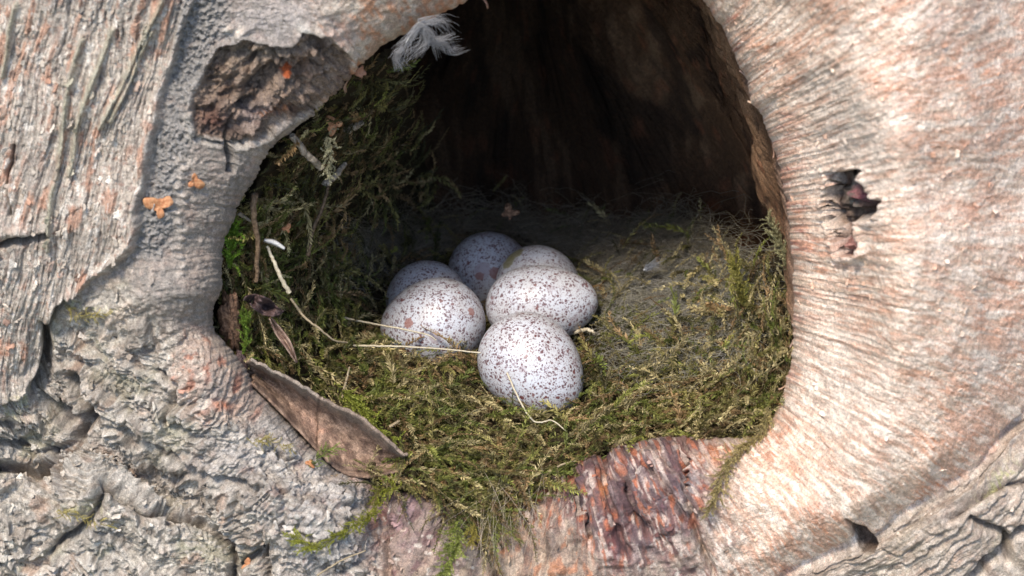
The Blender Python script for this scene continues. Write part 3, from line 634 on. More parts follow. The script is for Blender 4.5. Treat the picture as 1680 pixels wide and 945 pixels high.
# ---- moss shoots
def sprig_variant(seed, n_leaf=64, L=8.0, leaf=0.85, wide=0.30):
    r = np.random.default_rng(seed); ts = np.linspace(0, 1, n_leaf)
    bend = r.uniform(-1.2, 1.2); bend2 = r.uniform(-0.9, 0.6); a = bend * ts; 
    cx = np.cumsum(np.cos(a)) * L / n_leaf; cy = np.cumsum(np.sin(a)) * L / n_leaf; cz = 0.8 * np.sin(ts * np.pi * r.uniform(0.6, 1.2)) + bend2 * ts * 1.5
    Vs = []; Fs = []; Sh = []
    for i in range(n_leaf):
        base = np.array([cx[i], cy[i], cz[i]]); dr = np.array([math.cos(a[i]), math.sin(a[i]), 0.1]); side = np.array([-dr[1], dr[0], 0])
        sg = 1 if i % 2 else -1; up = np.array([0, 0, 1.0]); rr_ = r.uniform(-0.9, 1.3)
        lat = side * sg * math.cos(rr_) + up * math.sin(rr_)
        l = leaf * r.uniform(0.7, 1.2) * (1 - 0.55 * ts[i] ** 3)
        d0 = dr * 0.65 + lat * 0.8; d0 /= np.linalg.norm(d0); curl = r.uniform(-0.1, 0.7)
        d1 = d0 + dr * curl - up * 0.4 * curl; d1 /= np.linalg.norm(d1)
        wv_ = np.cross(d0, lat + r.normal(0, 0.6, 3)); wv_ /= np.linalg.norm(wv_) + 1e-9
        k = len(Vs) ; mid = base + d0 * l * 0.45
        Vs += [base, mid + wv_ * wide * l * 0.5, mid - wv_ * wide * l * 0.5, base + d0 * l * 0.45 + d1 * l * 0.6]
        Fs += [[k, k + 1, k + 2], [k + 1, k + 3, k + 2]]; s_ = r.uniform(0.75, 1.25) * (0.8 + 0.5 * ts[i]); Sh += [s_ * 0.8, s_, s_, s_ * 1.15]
    # stem: thin three-sided
    k0 = len(Vs); m = 14
    for j in range(m):
        i = int(j * (n_leaf - 1) / (m - 1)); base = np.array([cx[i], cy[i], cz[i]])
        for q in range(3):
            an = q * 2.094; Vs.append(base + np.array([0, math.cos(an), math.sin(an)]) * 0.07); Sh.append(0.6)
    for j in range(m - 1):
        for q in range(3):
            a0 = k0 + j * 3 + q; a1 = k0 + j * 3 + (q + 1) % 3; Fs += [[a0, a1, a1 + 3], [a0, a1 + 3, a0 + 3]]
    return np.array(Vs), np.array(Fs), np.array(Sh)
VAR = [sprig_variant(300 + i, random.choice([50, 60, 70]), random.uniform(6, 10), random.uniform(0.7, 1.0), random.uniform(0.24, 0.36)) for i in range(10)]
def bake(name, pts, nrm, dirs, scale, cols, mat, variants=VAR):
    Vl, Fl, Cl = [], [], []; off = 0; which = rng.integers(0, len(variants), len(pts))
    for k, (vs, fs, sh) in enumerate(variants):
        m = which == k
        if not m.any(): continue
        z = nrm[m]; x = dirs[m] - (dirs[m] * z).sum(-1, keepdims=True) * z; x /= np.linalg.norm(x, axis=-1, keepdims=True) + 1e-9; y = np.cross(z, x)
        Rm = np.stack([x, y, z], 1) * scale[m][:, None, None]                      # rows are axes
        vv = np.einsum('vk,nkj->nvj', vs, Rm) + pts[m][:, None]
        nn = len(vv); Vl.append(vv.reshape(-1, 3)); Fl.append((fs[None] + (np.arange(nn) * len(vs))[:, None, None]).reshape(-1, 3) + off)
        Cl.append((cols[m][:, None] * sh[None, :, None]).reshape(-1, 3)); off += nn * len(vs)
    return mesh_np(name, np.concatenate(Vl), np.concatenate(Fl), mat, None, np.clip(np.concatenate(Cl), 0, 0.9), smooth=False)
def mat_leaf(name, trans=0.3):
    b = NB(name); c = b.attr(); d = b.b; b.out(c, 0.55, 0.3)
    tr = b.new('ShaderNodeBsdfTranslucent'); b.put(tr.inputs[0], b.mix(1.0, c, (1.1, 1.15, 0.7), 'MULTIPLY')); ms = b.new('ShaderNodeMixShader'); ms.inputs[0].default_value = trans
    b.t.links.new(d.outputs[0], ms.inputs[1]); b.t.links.new(tr.outputs[0], ms.inputs[2]); b.t.links.new(ms.outputs[0], b.n['Material Output'].inputs[0]); return b.m
M_MOSS = mat_leaf('moss_material')

def surf_frame(u, v):
    e = 3.0; p = at(u, v, nestY(u, v)); pu = at(u + e, v, nestY(u + e, v)); pv = at(u, v + e, nestY(u, v + e))
    n = np.cross(pv - p, pu - p); n /= np.linalg.norm(n, axis=-1, keepdims=True); tc = CAM - p
    s_ = np.sign((n * tc).sum(-1, keepdims=True)); n *= s_; return p, n
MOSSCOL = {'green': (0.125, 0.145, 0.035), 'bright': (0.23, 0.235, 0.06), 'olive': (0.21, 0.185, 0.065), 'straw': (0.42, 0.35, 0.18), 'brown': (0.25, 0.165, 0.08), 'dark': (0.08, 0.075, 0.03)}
def moss_cols(u, v, n):
    names = list(MOSSCOL); pal = np.array([MOSSCOL[k] for k in names])
    f = fbm(u / 110, v / 80, 240, 2); f2 = fbm(u / 70 + 9, v / 50, 243, 2)
    rightm = sm(950, 1200, u); deep = sm(500, 330, v) * sm(430, 560, u) * (u < 800); w_ = np.stack([0.7 + 1.1 * np.clip(f, 0, 1) + 0 * u, 0.28 + 0.9 * np.clip(f, 0, 1), 0.9 + 0 * u, 0.55 + 0.9 * rightm + 1.2 * np.clip(-f, 0, 1), 0.45 + 0.9 * np.clip(f2, 0, 1) + 0.4 * rightm, 0.25 + 0 * u], -1)  # deep: browner dead moss that also paints in shade on the left wall
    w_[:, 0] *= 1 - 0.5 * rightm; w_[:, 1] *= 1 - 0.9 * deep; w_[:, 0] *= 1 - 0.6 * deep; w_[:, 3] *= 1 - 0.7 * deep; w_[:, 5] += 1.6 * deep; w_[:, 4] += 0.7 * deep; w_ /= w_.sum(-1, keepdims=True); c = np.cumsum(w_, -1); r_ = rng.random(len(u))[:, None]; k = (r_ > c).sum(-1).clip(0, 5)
    pt_ = np.clip(1 + 0.7 * fbm(u / 30, v / 24, 249, 2), 0.45, 1.6)[:, None]; return pal[k] * rng.uniform(0.7, 1.3, (len(u), 1)) * pt_
def scatter(n, poly, dens=None):
    x0, y0 = np.min(poly, 0); x1, y1 = np.max(poly, 0); us, vs = [], []; tot = 0
    while tot < n:
        u = rng.uniform(x0, x1, n); v = rng.uniform(y0, y1, n); m = inside(u, v, poly)
        if dens is not None: m &= rng.random(n) < dens(u, v)
        us.append(u[m]); vs.append(v[m]); tot += m.sum()
    return np.concatenate(us)[:n], np.concatenate(vs)[:n]
EGGPX = [(873, 593, 88, 78), (709, 520, 85, 60), (698, 475, 60, 40), (808, 440, 66, 55), (886, 445, 60, 38), (888, 492, 88, 44)]
def dens_moss(u, v):
    d = np.ones_like(u)
    hairz = np.exp(-(((u - 900) / 330) ** 2 + ((v - 350) / 110) ** 2) ** 2); d = 1 - 0.9 * hairz
    d = d * (1 - 0.62 * np.exp(-(((u - 1090) / 120) ** 2 + ((v - 480) / 75) ** 2) ** 2))
    d = d * (0.25 + 0.75 * sm(-0.45, 0.1, fbm(u / 45, v / 32, 245, 2)))
    for (cx, cy, rx, ry) in EGGPX: d = np.where(((u - cx) / (rx * 0.92)) ** 2 + ((v - cy) / (ry * 0.92)) ** 2 < 1, 0, d)
    g = [(412, 590), (530, 640), (660, 735), (640, 772), (560, 768), (440, 680)]
    return np.where(inside(u, v, g), 0.0, d)
nm = 4600
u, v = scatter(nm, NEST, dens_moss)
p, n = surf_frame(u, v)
n = n + rng.normal(0, 0.35, n.shape); n /= np.linalg.norm(n, axis=-1, keepdims=True)
dirs = rng.normal(0, 1, (nm, 3)) + np.array([0.5, -0.35, 0.1]) * sm(560, 700, v)[:, None] * 1.4 + np.array([0, 0, -1.2]) * (sm(780, 830, v))[:, None]
sc_ = rng.uniform(0.4, 0.8, nm) * (1 + 0.45 * (rng.random(nm) < 0.3)); p = p + n * (rng.uniform(-0.8, 1.3, nm) + 1.9 * fbm(u / 42, v / 30, 247, 2))[:, None]
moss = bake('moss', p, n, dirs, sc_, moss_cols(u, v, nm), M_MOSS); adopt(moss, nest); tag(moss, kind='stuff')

# ---- hair lining: fine fibres
def tubes(name, paths, radii, mat, cols=None, sides=3, parent=None, smooth=True):
    Vl, Fl, Cl = [], [], []; off = 0
    for pi, (pp, rr_) in enumerate(zip(paths, radii)):
        pp = np.asarray(pp, float); m = len(pp); tg = np.gradient(pp, axis=0); tg /= np.linalg.norm(tg, axis=-1, keepdims=True) + 1e-9
        ref = np.array([0.3, 0.2, 0.93]) if abs(tg[0, 2]) < 0.85 else np.array([1.0, 0, 0]); a_ = np.cross(tg, ref); a_ /= np.linalg.norm(a_, axis=-1, keepdims=True) + 1e-9; b_ = np.cross(tg, a_)
        rr2 = np.broadcast_to(rr_, (m,)); an = np.arange(sides) * 2 * np.pi / sides
        ring = pp[:, None] + rr2[:, None, None] * (np.cos(an)[None, :, None] * a_[:, None] + np.sin(an)[None, :, None] * b_[:, None])
        Vl.append(ring.reshape(-1, 3)); i0 = (np.arange(m - 1)[:, None] * sides + np.arange(sides)[None]); i1 = (np.arange(m - 1)[:, None] * sides + (np.arange(sides)[None] + 1) % sides)
        q = np.stack([i0, i1, i1 + sides, i0 + sides], -1).reshape(-1, 4) + off; Fl.append(q); off += m * sides
        if cols is not None: Cl.append(np.repeat(np.asarray(cols[pi], float)[None], m * sides, 0))
    return mesh_np(name, np.concatenate(Vl), np.concatenate(Fl), mat, parent, np.concatenate(Cl) if cols is not None else None, smooth)
b = NB('hair_material'); M_HAIR = b.out(b.attr(), 0.45, 0.4)
def hair_paths(poly, n, L, lift, dens=None, curl=1.0, base=None):
    u, v = scatter(n, poly, dens); res = []
    steps = 12
    th = rng.uniform(0, 2 * np.pi, n); k = rng.normal(0, 0.5 * curl, n) * 0.5; l = rng.uniform(0.5, 1.3, n) * L * K / steps
    Uq = np.zeros((n, steps)); Vq = np.zeros((n, steps)); cu, cv = u.copy(), v.copy()
    for s_ in range(steps):
        Uq[:, s_] = cu; Vq[:, s_] = cv; cu = cu + np.cos(th) * l; cv = cv + np.sin(th) * l * 0.6; th = th + k + rng.normal(0, 0.15, n)
    lim = 275 + 110 * rng.random((n, 1)) ** 0.7 + 16 * np.sin(Uq / 47.0) + 9 * np.sin(Uq / 13.0 + rng.random((n, 1)) * 6); Vq = np.where(Vq < lim, lim + 0.35 * (lim - Vq), Vq); Yq = nestY(Uq, Vq); Pq = at(Uq, Vq, Yq - lift * (0.3 + rng.random((n, 1))) * (0.6 + 0.8 * np.sin(np.linspace(0, 3.1, steps)))[None])
    return [Pq[i] for i in range(n)]
HZ = [(600, 390), (650, 350), (720, 345), (800, 345), (880, 325), (960, 312), (1020, 335), (1120, 350), (1200, 400), (1230, 470), (1150, 520), (1000, 500), (960, 430), (860, 375), (760, 380), (660, 430), (600, 460), (570, 400)]
hp = hair_paths(HZ, 4200, 11, 1.4, curl=1.7)
hp += hair_paths([(960, 500), (1060, 440), (1200, 440), (1210, 590), (1080, 620), (990, 600)], 1000, 9, 2.0, curl=1.6)
hp += hair_paths([(880, 345), (960, 318), (1000, 340), (1000, 400), (900, 400)], 900, 12, 3, curl=2.6)
hc = [np.array([0.19, 0.155, 0.115] if proj(q_[0])[1] < 385 else [0.30, 0.26, 0.21] if proj(q_[0])[1] < 430 else [0.32, 0.30, 0.27]) * random.uniform(0.4, 1.25) * np.array([1, 1, random.uniform(0.8, 1.0)]) for q_ in hp]  # hair colour darkened towards the back, painting in the cavity's shade
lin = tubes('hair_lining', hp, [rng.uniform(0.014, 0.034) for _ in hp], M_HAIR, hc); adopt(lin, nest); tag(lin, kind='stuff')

# ------------------------------------------------------------------ eggs
def egg_mat(i, blot=(), stain=None, dens=1.0, base=(0.50, 0.52, 0.56)):
    b = NB('egg_shell_material'); v = b.coord('Object', (1000,) * 3, (i * 13.7, i * 7.1, i * 3.3)); raw = b.coord('Object', (1000,) * 3)
    wn = b.noise(v, 1.6, 3, 0.6); wv = b.vmath('SCALE', wn[1], (0, 0, 0)); b.n[-1].inputs['Scale'].default_value = 0.0
    off = b.new('ShaderNodeVectorMath', operation='SCALE'); b.t.links.new(wn[1], off.inputs[0]); off.inputs['Scale'].default_value = 0.6
    vv = b.vmath('ADD', v, off.outputs[0])
    c = b.mix(b.remap(b.noise(v, 0.35, 3)[0], 0.35, 0.7), base, tuple(x * y for x, y in zip(base, (0.93, 0.90, 0.86))))
    big = b.noise(v, 0.22, 2)[0]
    def layer(c, scale, lo, hi, keep, colr, k, soft=0.06, shape=vv):
        vo = b.vor(shape, scale); sep = b.new('ShaderNodeSeparateColor'); b.t.links.new(vo[1], sep.inputs[0])
        rad_ = b.math('MULTIPLY', b.remap(sep.outputs[0], 0, 1, lo, hi), b.remap(b.noise(v, 1.1, 2)[0], 0.3, 0.65, 0.85, 1.25)); a = b.math('SUBTRACT', rad_, vo[0]); m = b.remap(a, 0.0, soft)
        kp = b.math('LESS_THAN', sep.outputs[1], b.remap(big, 0.35, 0.65, keep * 0.6, min(1, keep * 1.3)))
        return b.mix(b.math('MULTIPLY', b.math('MULTIPLY', m, kp), b.math('MULTIPLY', b.remap(sep.outputs[2], 0, 1, 0.75, 1.0), k)), c, colr)
    c = layer(c, 0.42, 0.15, 0.34, 0.22, (0.33, 0.27, 0.29), 0.55)               # lilac underspots
    c = layer(c, 4.6, 0.2, 0.46, 1.5 * dens, (0.20, 0.11, 0.10), 0.6, 0.14)
    c = layer(c, 3.0, 0.18, 0.44, 1.5 * dens, (0.14, 0.06, 0.07), 0.7, 0.12)
    c = layer(c, 2.3, 0.16, 0.44, 1.5 * dens, (0.09, 0.035, 0.04), 0.9, 0.08)
    c = layer(c, 1.8, 0.14, 0.36, 1.1 * dens, (0.10, 0.035, 0.038), 0.95)
    c = layer(c, 0.85, 0.10, 0.28, 0.30 * dens, (0.14, 0.045, 0.042), 0.95)
    c = b.mix(b.remap(b.noise(v, 0.5, 4, 0.7)[0], 0.5, 0.75, 0, 0.35 / dens ** 2), c, (0.36, 0.34, 0.36))
    for (p_, r_, cl) in blot:
        dn = b.new('ShaderNodeVectorMath', operation='DISTANCE'); o2 = b.new('ShaderNodeVectorMath', operation='SCALE'); b.t.links.new(wn[1], o2.inputs[0]); o2.inputs['Scale'].default_value = 0.9
        b.t.links.new(b.vmath('ADD', raw, o2.outputs[0]), dn.inputs[0]); dn.inputs[1].default_value = tuple(x + 0.45 for x in p_)
        c = b.mix(b.remap(dn.outputs['Value'], r_ * 0.85, r_, 0.85, 0), c, cl)
    n = b.noise(v, 3.0, 2)[0]
    return b.out(c, 0.42, 0.45, b.bump(n, 0.00004), **{'Subsurface Weight': 0.0})
def make_egg(px, yd, rs, rl, axis, label, i, blot=(), stain=None, dens=1.0):
    """axis: world direction of the pointed end. blotches are given as photo pixels and found on the shell"""
    c = at(px[0], px[1], yd); ns, nr = 64, 40
    ax = np.array(axis, float); ax /= np.linalg.norm(ax)
    ts = np.linspace(0, np.pi, nr + 1); Vs, Fs = [], []
    q = Vector(ax.tolist()).to_track_quat('Z', 'Y'); Rm = np.array(q.to_matrix())
    for t_ in ts:
        z = math.cos(t_) * rl; r_ = rs * math.sin(t_) * (1 - 0.13 * math.cos(t_)) 
        for k in range(ns): Vs.append((r_ * math.cos(k * 2 * np.pi / ns), r_ * math.sin(k * 2 * np.pi / ns), z))
    for a in range(nr):
        for k in range(ns): Fs.append((a * ns + k, (a + 1) * ns + k, (a + 1) * ns + (k + 1) % ns, a * ns + (k + 1) % ns))
    bl = []
    Vn = np.array(Vs); W = Vn @ Rm.T + c
    uu, vv = proj(W); facing = ((W - c) @ FWD) < 0
    for (bx, by, br, cl) in blot:
        dd = np.hypot(uu - bx, vv - by) + (~facing) * 1e4; bl.append((Vn[dd.argmin()], br, cl))
    o = mesh_np('egg', Vn, Fs, egg_mat(i, bl, stain, dens)); o.location = Vector((c * MM).tolist()); o.rotation_mode = 'QUATERNION'; o.rotation_quaternion = q
    tag(o, label, 'egg', 'speckled eggs lying in the moss nest'); return c
LIL = (0.36, 0.31, 0.33); BRN = (0.26, 0.12, 0.10)
ec = []
ec.append(make_egg((874, 602), 18, 6.9, 8.4, (0.6, -0.59, -0.32), 'frontmost speckled white egg, brightest, with a bent straw across its foot', 1, dens=1.25))
ec.append(make_egg((709, 533), 30, 6.7, 7.9, (-0.9, 0.15, -0.3), 'large speckled egg at front left, with a lilac blotch near the pale straws', 2, blot=[(712, 556, 1.0, LIL), (668, 530, 0.8, BRN), (775, 510, 0.7, BRN)], dens=1.15))
ec.append(make_egg((698, 498), 42, 6.1, 7.6, (-0.2, 0.6, -0.8), 'egg at far left of the clutch, only its top showing behind the large front-left egg', 3, dens=0.85))
ec.append(make_egg((807, 452), 54, 6.4, 8.0, (0.25, 0.5, -0.6), 'rearmost egg, in shade, with grey and brown blotches side by side', 4, blot=[(792, 443, 1.35, LIL), (812, 447, 0.9, BRN), (786, 452, 0.7, BRN)], dens=0.95))
ec.append(make_egg((886, 472), 43, 6.2, 7.6, (0.3, 0.5, -0.5), 'egg with an olive stain at its upper left, between the rearmost and the sideways egg', 5, blot=[(843, 418, 1.6, (0.22, 0.20, 0.10)), (852, 410, 1.2, (0.22, 0.20, 0.10)), (834, 430, 1.3, (0.22, 0.20, 0.10))], dens=0.7))
ec.append(make_egg((889, 500), 32.5, 5.9, 8.3, (0.97, 0.0, 0.10), 'egg lying sideways right behind the frontmost egg, pointed end to the right', 6, dens=1.0))
for a in range(6):
    for c_ in range(a + 1, 6): 
        dd = np.linalg.norm(ec[a] - ec[c_])
        if dd < 17: print('egg gap', a + 1, c_ + 1, round(dd, 1))
#MORE
# ------------------------------------------------------------------ things in and around the nest
Pf, Nf = P[:NRL + NRO], N[:NRL + NRO]; Uf, Vf = U[:NRL + NRO], V[:NRL + NRO]
def bark_at(u, v, off=0.0):
    k = ((Uf - u) ** 2 + (Vf - v) ** 2).argmin(); return Pf.reshape(-1, 3)[k] + Nf.reshape(-1, 3)[k] * off, Nf.reshape(-1, 3)[k]
def nest_at(u, v, off=1.0): return at(u, v, nestY(u, v) - off)
def smooth_path(pts, n=24):
    pts = np.asarray(pts, float); m = len(pts); t_ = np.linspace(0, m - 1, n); res = np.zeros((n, pts.shape[1]))
    ext = np.vstack([2 * pts[0] - pts[1], pts, 2 * pts[-1] - pts[-2]])
    for i, q in enumerate(t_):
        k = min(int(q), m - 2); f = q - k; a, b_, c_, d_ = ext[k], ext[k + 1], ext[k + 2], ext[k + 3]
        res[i] = 0.5 * ((2 * b_) + (-a + c_) * f + (2 * a - 5 * b_ + 4 * c_ - d_) * f * f + (-a + 3 * b_ - 3 * c_ + d_) * f ** 3)
    return res
def mat_simple(name, c1, c2, scale=2.0, rough=0.6, spec=0.3, bump=0.0002, stretch=(1000, 1000, 1000)):
    b = NB(name); v = b.coord('Object', stretch); n = b.noise(v, scale, 4, 0.65)
    return b.out(b.mix(b.remap(n[0], 0.35, 0.65), c1, c2), rough, spec, b.bump(n[0], bump))
M_STRAW = mat_simple('straw_material', (0.40, 0.34, 0.23), (0.55, 0.50, 0.38), 3, 0.45, 0.4, 0.0001)
M_STRAWD = mat_simple('dull_straw_material', (0.26, 0.20, 0.12), (0.40, 0.33, 0.22), 3, 0.6)
M_WHITE = mat_simple('pale_sliver_material', (0.46, 0.46, 0.45), (0.6, 0.6, 0.58), 3, 0.5)
M_TWIG = mat_simple('twig_material', (0.10, 0.065, 0.04), (0.23, 0.16, 0.10), 2, 0.8, 0.2, 0.0004)
M_TWIGP = mat_simple('pale_twig_material', (0.22, 0.18, 0.13), (0.38, 0.32, 0.25), 2, 0.8, 0.2, 0.0004)
M_DLEAF = mat_simple('dead_leaf_material', (0.045, 0.03, 0.03), (0.12, 0.075, 0.07), 1.5, 0.5, 0.4, 0.0004)
M_RUST = mat_simple('rust_scale_material', (0.40, 0.16, 0.07), (0.56, 0.30, 0.15), 2.5, 0.6)
M_CHUNK = mat_simple('rotten_wood_material', (0.13, 0.07, 0.045), (0.34, 0.20, 0.12), 1.8, 0.85, 0.15, 0.0007)
def stem(name, pts, rad_, mat, label, cat, group=None, taper=(1, 0.6), flat=None, sides=6, where='nest', n=22, wob=0.15):
    """pts: (u, v, depth) with depth None = resting on the nest"""
    W = np.array([nest_at(p_[0], p_[1]) if len(p_) < 3 else at(*p_) for p_ in pts]); path = smooth_path(W, n)
    path[1:-1] += rng.normal(0, wob * rad_, (n - 2, 3)); o = tubes(name, [path], [rad_ * np.linspace(taper[0], taper[1], n)], mat, None, sides)
    return tag(centre(o), label, cat, group)
G1 = 'pale grass stems among the eggs and moss'
stem('grass_stem', [(564, 521, 27), (600, 529, 25), (650, 538, 20.5), (700, 549, 20), (716, 558, 20)], 0.17, M_STRAW, 'pale straw reaching across the lower left of the front-left egg', 'grass stem', G1)
stem('grass_stem', [(580, 567, 20), (640, 568, 17.5), (715, 572, 17.5), (790, 579, 17)], 0.17, M_STRAW, 'pale straw lying level under the front-left egg', 'grass stem', G1)
stem('grass_stem', [(832, 612, 11.0), (848, 648, 8.2), (862, 674, 6.2), (877, 692, 5.2), (893, 692, 5.0), (907, 690, 4.8), (930, 708, 3.5)], 0.15, M_STRAW, 'bent kinked straw at the foot of the frontmost egg', 'grass stem', G1, n=30)
stem('grass_stem', [(561, 652, 5), (574, 602, 5.5)], 0.22, M_STRAWD, 'short tan straw standing up just above the curled bark fragment', 'grass stem', G1)
stem('grass_stem', [(477, 490, 8), (500, 520, 7), (525, 540, 7), (548, 558, 8), (570, 562, 10)], 0.20, M_STRAWD, 'long dull stalk running from the dark leaf toward the eggs', 'grass stem', G1)
stem('grass_stem', [(640, 700, 1), (655, 690, 1)], 0.25, M_STRAWD, 'stubby straw bit right of the curled bark fragment', 'grass stem', G1)
stem('grass_stem', [(940, 546, 30), (962, 541, 28), (975, 545, 27)], 0.35, M_STRAW, 'pale straw end poking out beneath the pointed tip of the sideways egg', 'grass stem', G1)
stem('grass_stem', [(520, 944, -14), (560, 920, -14), (600, 903, -13)], 0.14, M_STRAWD, 'thin tan straw across the grey bark at the bottom edge', 'grass stem', G1)
stem('grass_stem', [(848, 812, -3.5), (880, 788, -4.5), (915, 765, -4), (945, 756, -3)], 0.2, M_STRAWD, 'thin straw along the upper edge of the torn orange bark', 'grass stem', G1)
G2 = 'twigs caught in the moss of the left wall'
stem('twig', [(479, 222, -1), (500, 250, 0.5), (512, 262, 1.5), (528, 276, 3)], 0.5, M_TWIGP, 'tan curved twig below the rim of the broken knot', 'twig', G2, (0.9, 1))
stem('twig', [(533, 303, 14), (550, 288, 15), (567, 268, 17)], 0.55, M_TWIGP, 'short grey twig slanting up into the dark of the left wall', 'twig', G2)
stem('twig', [(569, 213, 14), (582, 208, 15), (595, 201, 17)], 0.6, M_TWIGP, 'stubby pale twig highest on the mossy left wall', 'twig', G2)
stem('twig', [(418, 318, 0), (416, 350, 0), (424, 400, 1), (420, 462, 2)], 0.5, M_TWIG, 'long dark upright twig close to the left lip', 'twig', G2)
stem('twig', [(392, 350, 1), (410, 362, 2)], 0.3, M_TWIGP, 'tiny brown twig at the left lip beside the long dark one', 'twig', G2)
stem('twig', [(505, 420, 14), (512, 380, 15), (530, 340, 17), (540, 300, 19)], 0.35, M_TWIG, 'thin wavering brown twig in the middle of the left wall', 'twig', G2)
stem('twig', [(438, 404, 4), (450, 430, 3.5), (462, 458, 3.5), (475, 480, 4)], 0.36, M_STRAW, 'whitish splinter hanging down beside the pale sliver', 'twig', G2, (0.6, 1))

def sheet(name, Wgrid, mat, thick, col_=None):
    """Wgrid (a,b,3) mm points -> mesh with real thickness"""
    a, b_ = Wgrid.shape[:2]; n = grid_n(Wgrid); top = Wgrid + n * thick / 2; bo = Wgrid - n * thick / 2; V_ = np.concatenate([top.reshape(-1, 3), bo.reshape(-1, 3)])
    i = np.arange(a * b_).reshape(a, b_); k = a * b_
    f = np.stack([i[:-1, :-1], i[1:, :-1], i[1:, 1:], i[:-1, 1:]], -1).reshape(-1, 4); F_ = [f, f[:, ::-1] + k]
    for e in (i[0], i[-1][::-1], i[:, 0][::-1], i[:, -1]): F_.append(np.stack([e[:-1], e[1:], e[1:] + k, e[:-1] + k], -1))
    c = None if col_ is None else np.concatenate([col_.reshape(-1, 3)] * 2)
    return mesh_np(name, V_, np.concatenate(F_), mat, None, c)
def grid_n(W):
    n = np.cross(np.gradient(W, axis=1), np.gradient(W, axis=0)); return n / (np.linalg.norm(n, axis=-1, keepdims=True) + 1e-9)
# curled bark fragment
up_ = smooth_path([(404, 586), (450, 606), (500, 636), (535, 650), (590, 684), (642, 722), (666, 746)], 90); lo_ = smooth_path([(414, 630), (448, 664), (488, 706), (530, 750), (562, 776), (604, 784), (654, 774)], 90)
tt = np.linspace(0, 1, 40)[None, :]; s1 = np.linspace(0, 1, 90)[:, None]
jag = 6 * fbm(s1 * 5, s1 * 0, 400, 5, 0.6); gu2 = up_[:, :1] * (1 - tt) + lo_[:, :1] * tt; gv2 = up_[:, 1:] * (1 - tt) + lo_[:, 1:] * tt + (jag + 3) * (1 - tt) ** 3
endj = 7 * fbm(tt * 5, tt * 0, 405, 3); gu2 = gu2 + endj * (s1 ** 8) + 3 * endj * ((1 - s1) ** 12)
gy2 = -3.5 + 4.6 * np.sin(np.pi * np.clip(tt * 0.95 + 0.08, 0, 1)) ** 0.8 - 2.2 * (1 - sm(0, 0.2, tt)) + 2.5 * s1 * 0 - 0.5 * s1
step = sm(0.455, 0.47, s1 + 0.03 * noise(tt * 4, tt * 0, 407)); gy2 = gy2 - 1.1 * step + 0.35 * fbm(s1 * 14, tt * 3, 410, 3) + 0.15 * fbm(s1 * 30, tt * 30, 414, 2) - 1.0 * blob(tt, s1, 0.45, 0.75, 0.25, 0.15)
jag = jag * 1.6
fc = np.zeros(gu2.shape + (3,), np.float32) + C(0.24, 0.16, 0.115); q1 = fbm(s1 * 16, tt * 5, 416, 4, 0.6); q2 = fbm(s1 * 30, tt * 30, 420, 3)
fc = mixc(fc, sm(0, 0.6, q1) * 0.7, (0.42, 0.29, 0.21)); fc = mixc(fc, sm(0.1, 0.6, -q1) * 0.7, (0.10, 0.06, 0.045)); fc = mixc(fc, blob(tt, s1, 0.65, 0.42, 0.2, 0.12) * 0.7, (0.50, 0.33, 0.25))
fc = mixc(fc, (1 - sm(0.05, 0.2, tt + 0.06 * q1)) * (1 - 0.4 * step), (0.30, 0.25, 0.205)); fc = mixc(fc, sm(0.35, 0.6, q2) * 0.5, (0.10, 0.06, 0.05)); fc = mixc(fc, np.exp(-((s1 - 0.455) / 0.008) ** 2) * (1 + 0 * tt) * 0.8, (0.06, 0.04, 0.03))
fr = sheet('bark_fragment', at(gu2, gv2, gy2), mat_bark('fragment_material', 0.5, 0.25, 0.7), 0.4, np.clip(fc * 0.95, 0, .8))
tag(centre(fr), 'curled trough of loose brown bark lying along the lower left edge of the nest', 'bark piece')
# rotten wood chunk by the left lip, and the purple sliver under it
def lump_obj(name, u, v, Y, rx, ry, rz, ang_, mat, label, cat, seed, rough_=0.35):
    ns, nr = 40, 26; th = np.linspace(0, np.pi, nr)[:, None]; ph = np.linspace(0, 2 * np.pi, ns, endpoint=False)[None]
    x = np.sin(th) * np.cos(ph); z = np.cos(th) + 0 * ph; y = np.sin(th) * np.sin(ph); d = 1 + rough_ * fbm(x * 2 + y * 2, z * 2 + y, seed, 4, 0.6); bx = np.maximum(np.abs(x), np.abs(z)) ; d *= 1 + 0.15 * bx
    c_, s_ = math.cos(R(ang_)), math.sin(R(ang_)); X = x * rx * d; Z = z * rz * d; Q = np.stack([X * c_ - Z * s_, y * ry * d, X * s_ + Z * c_], -1)
    V_ = Q.reshape(-1, 3) + at(u, v, Y); i = np.arange(nr * ns).reshape(nr, ns); j = np.roll(i, -1, 1)
    o = mesh_np(name, V_, np.stack([i[:-1], i[1:], j[1:], j[:-1]], -1).reshape(-1, 4), mat); return tag(centre(o), label, cat)
lump_obj('wood_chunk', 378, 532, 0.5, 1.25, 1.6, 3.9, 4, M_CHUNK, 'crumbly orange brown lump of rotten wood beside the left lip', 'wood piece', 500, 0.5)
lump_obj('bark_sliver', 397, 602, -1.2, 0.7, 0.7, 2.1, 8, M_DLEAF, 'dark purple sliver at the upper end of the curled bark fragment', 'bark piece', 510)
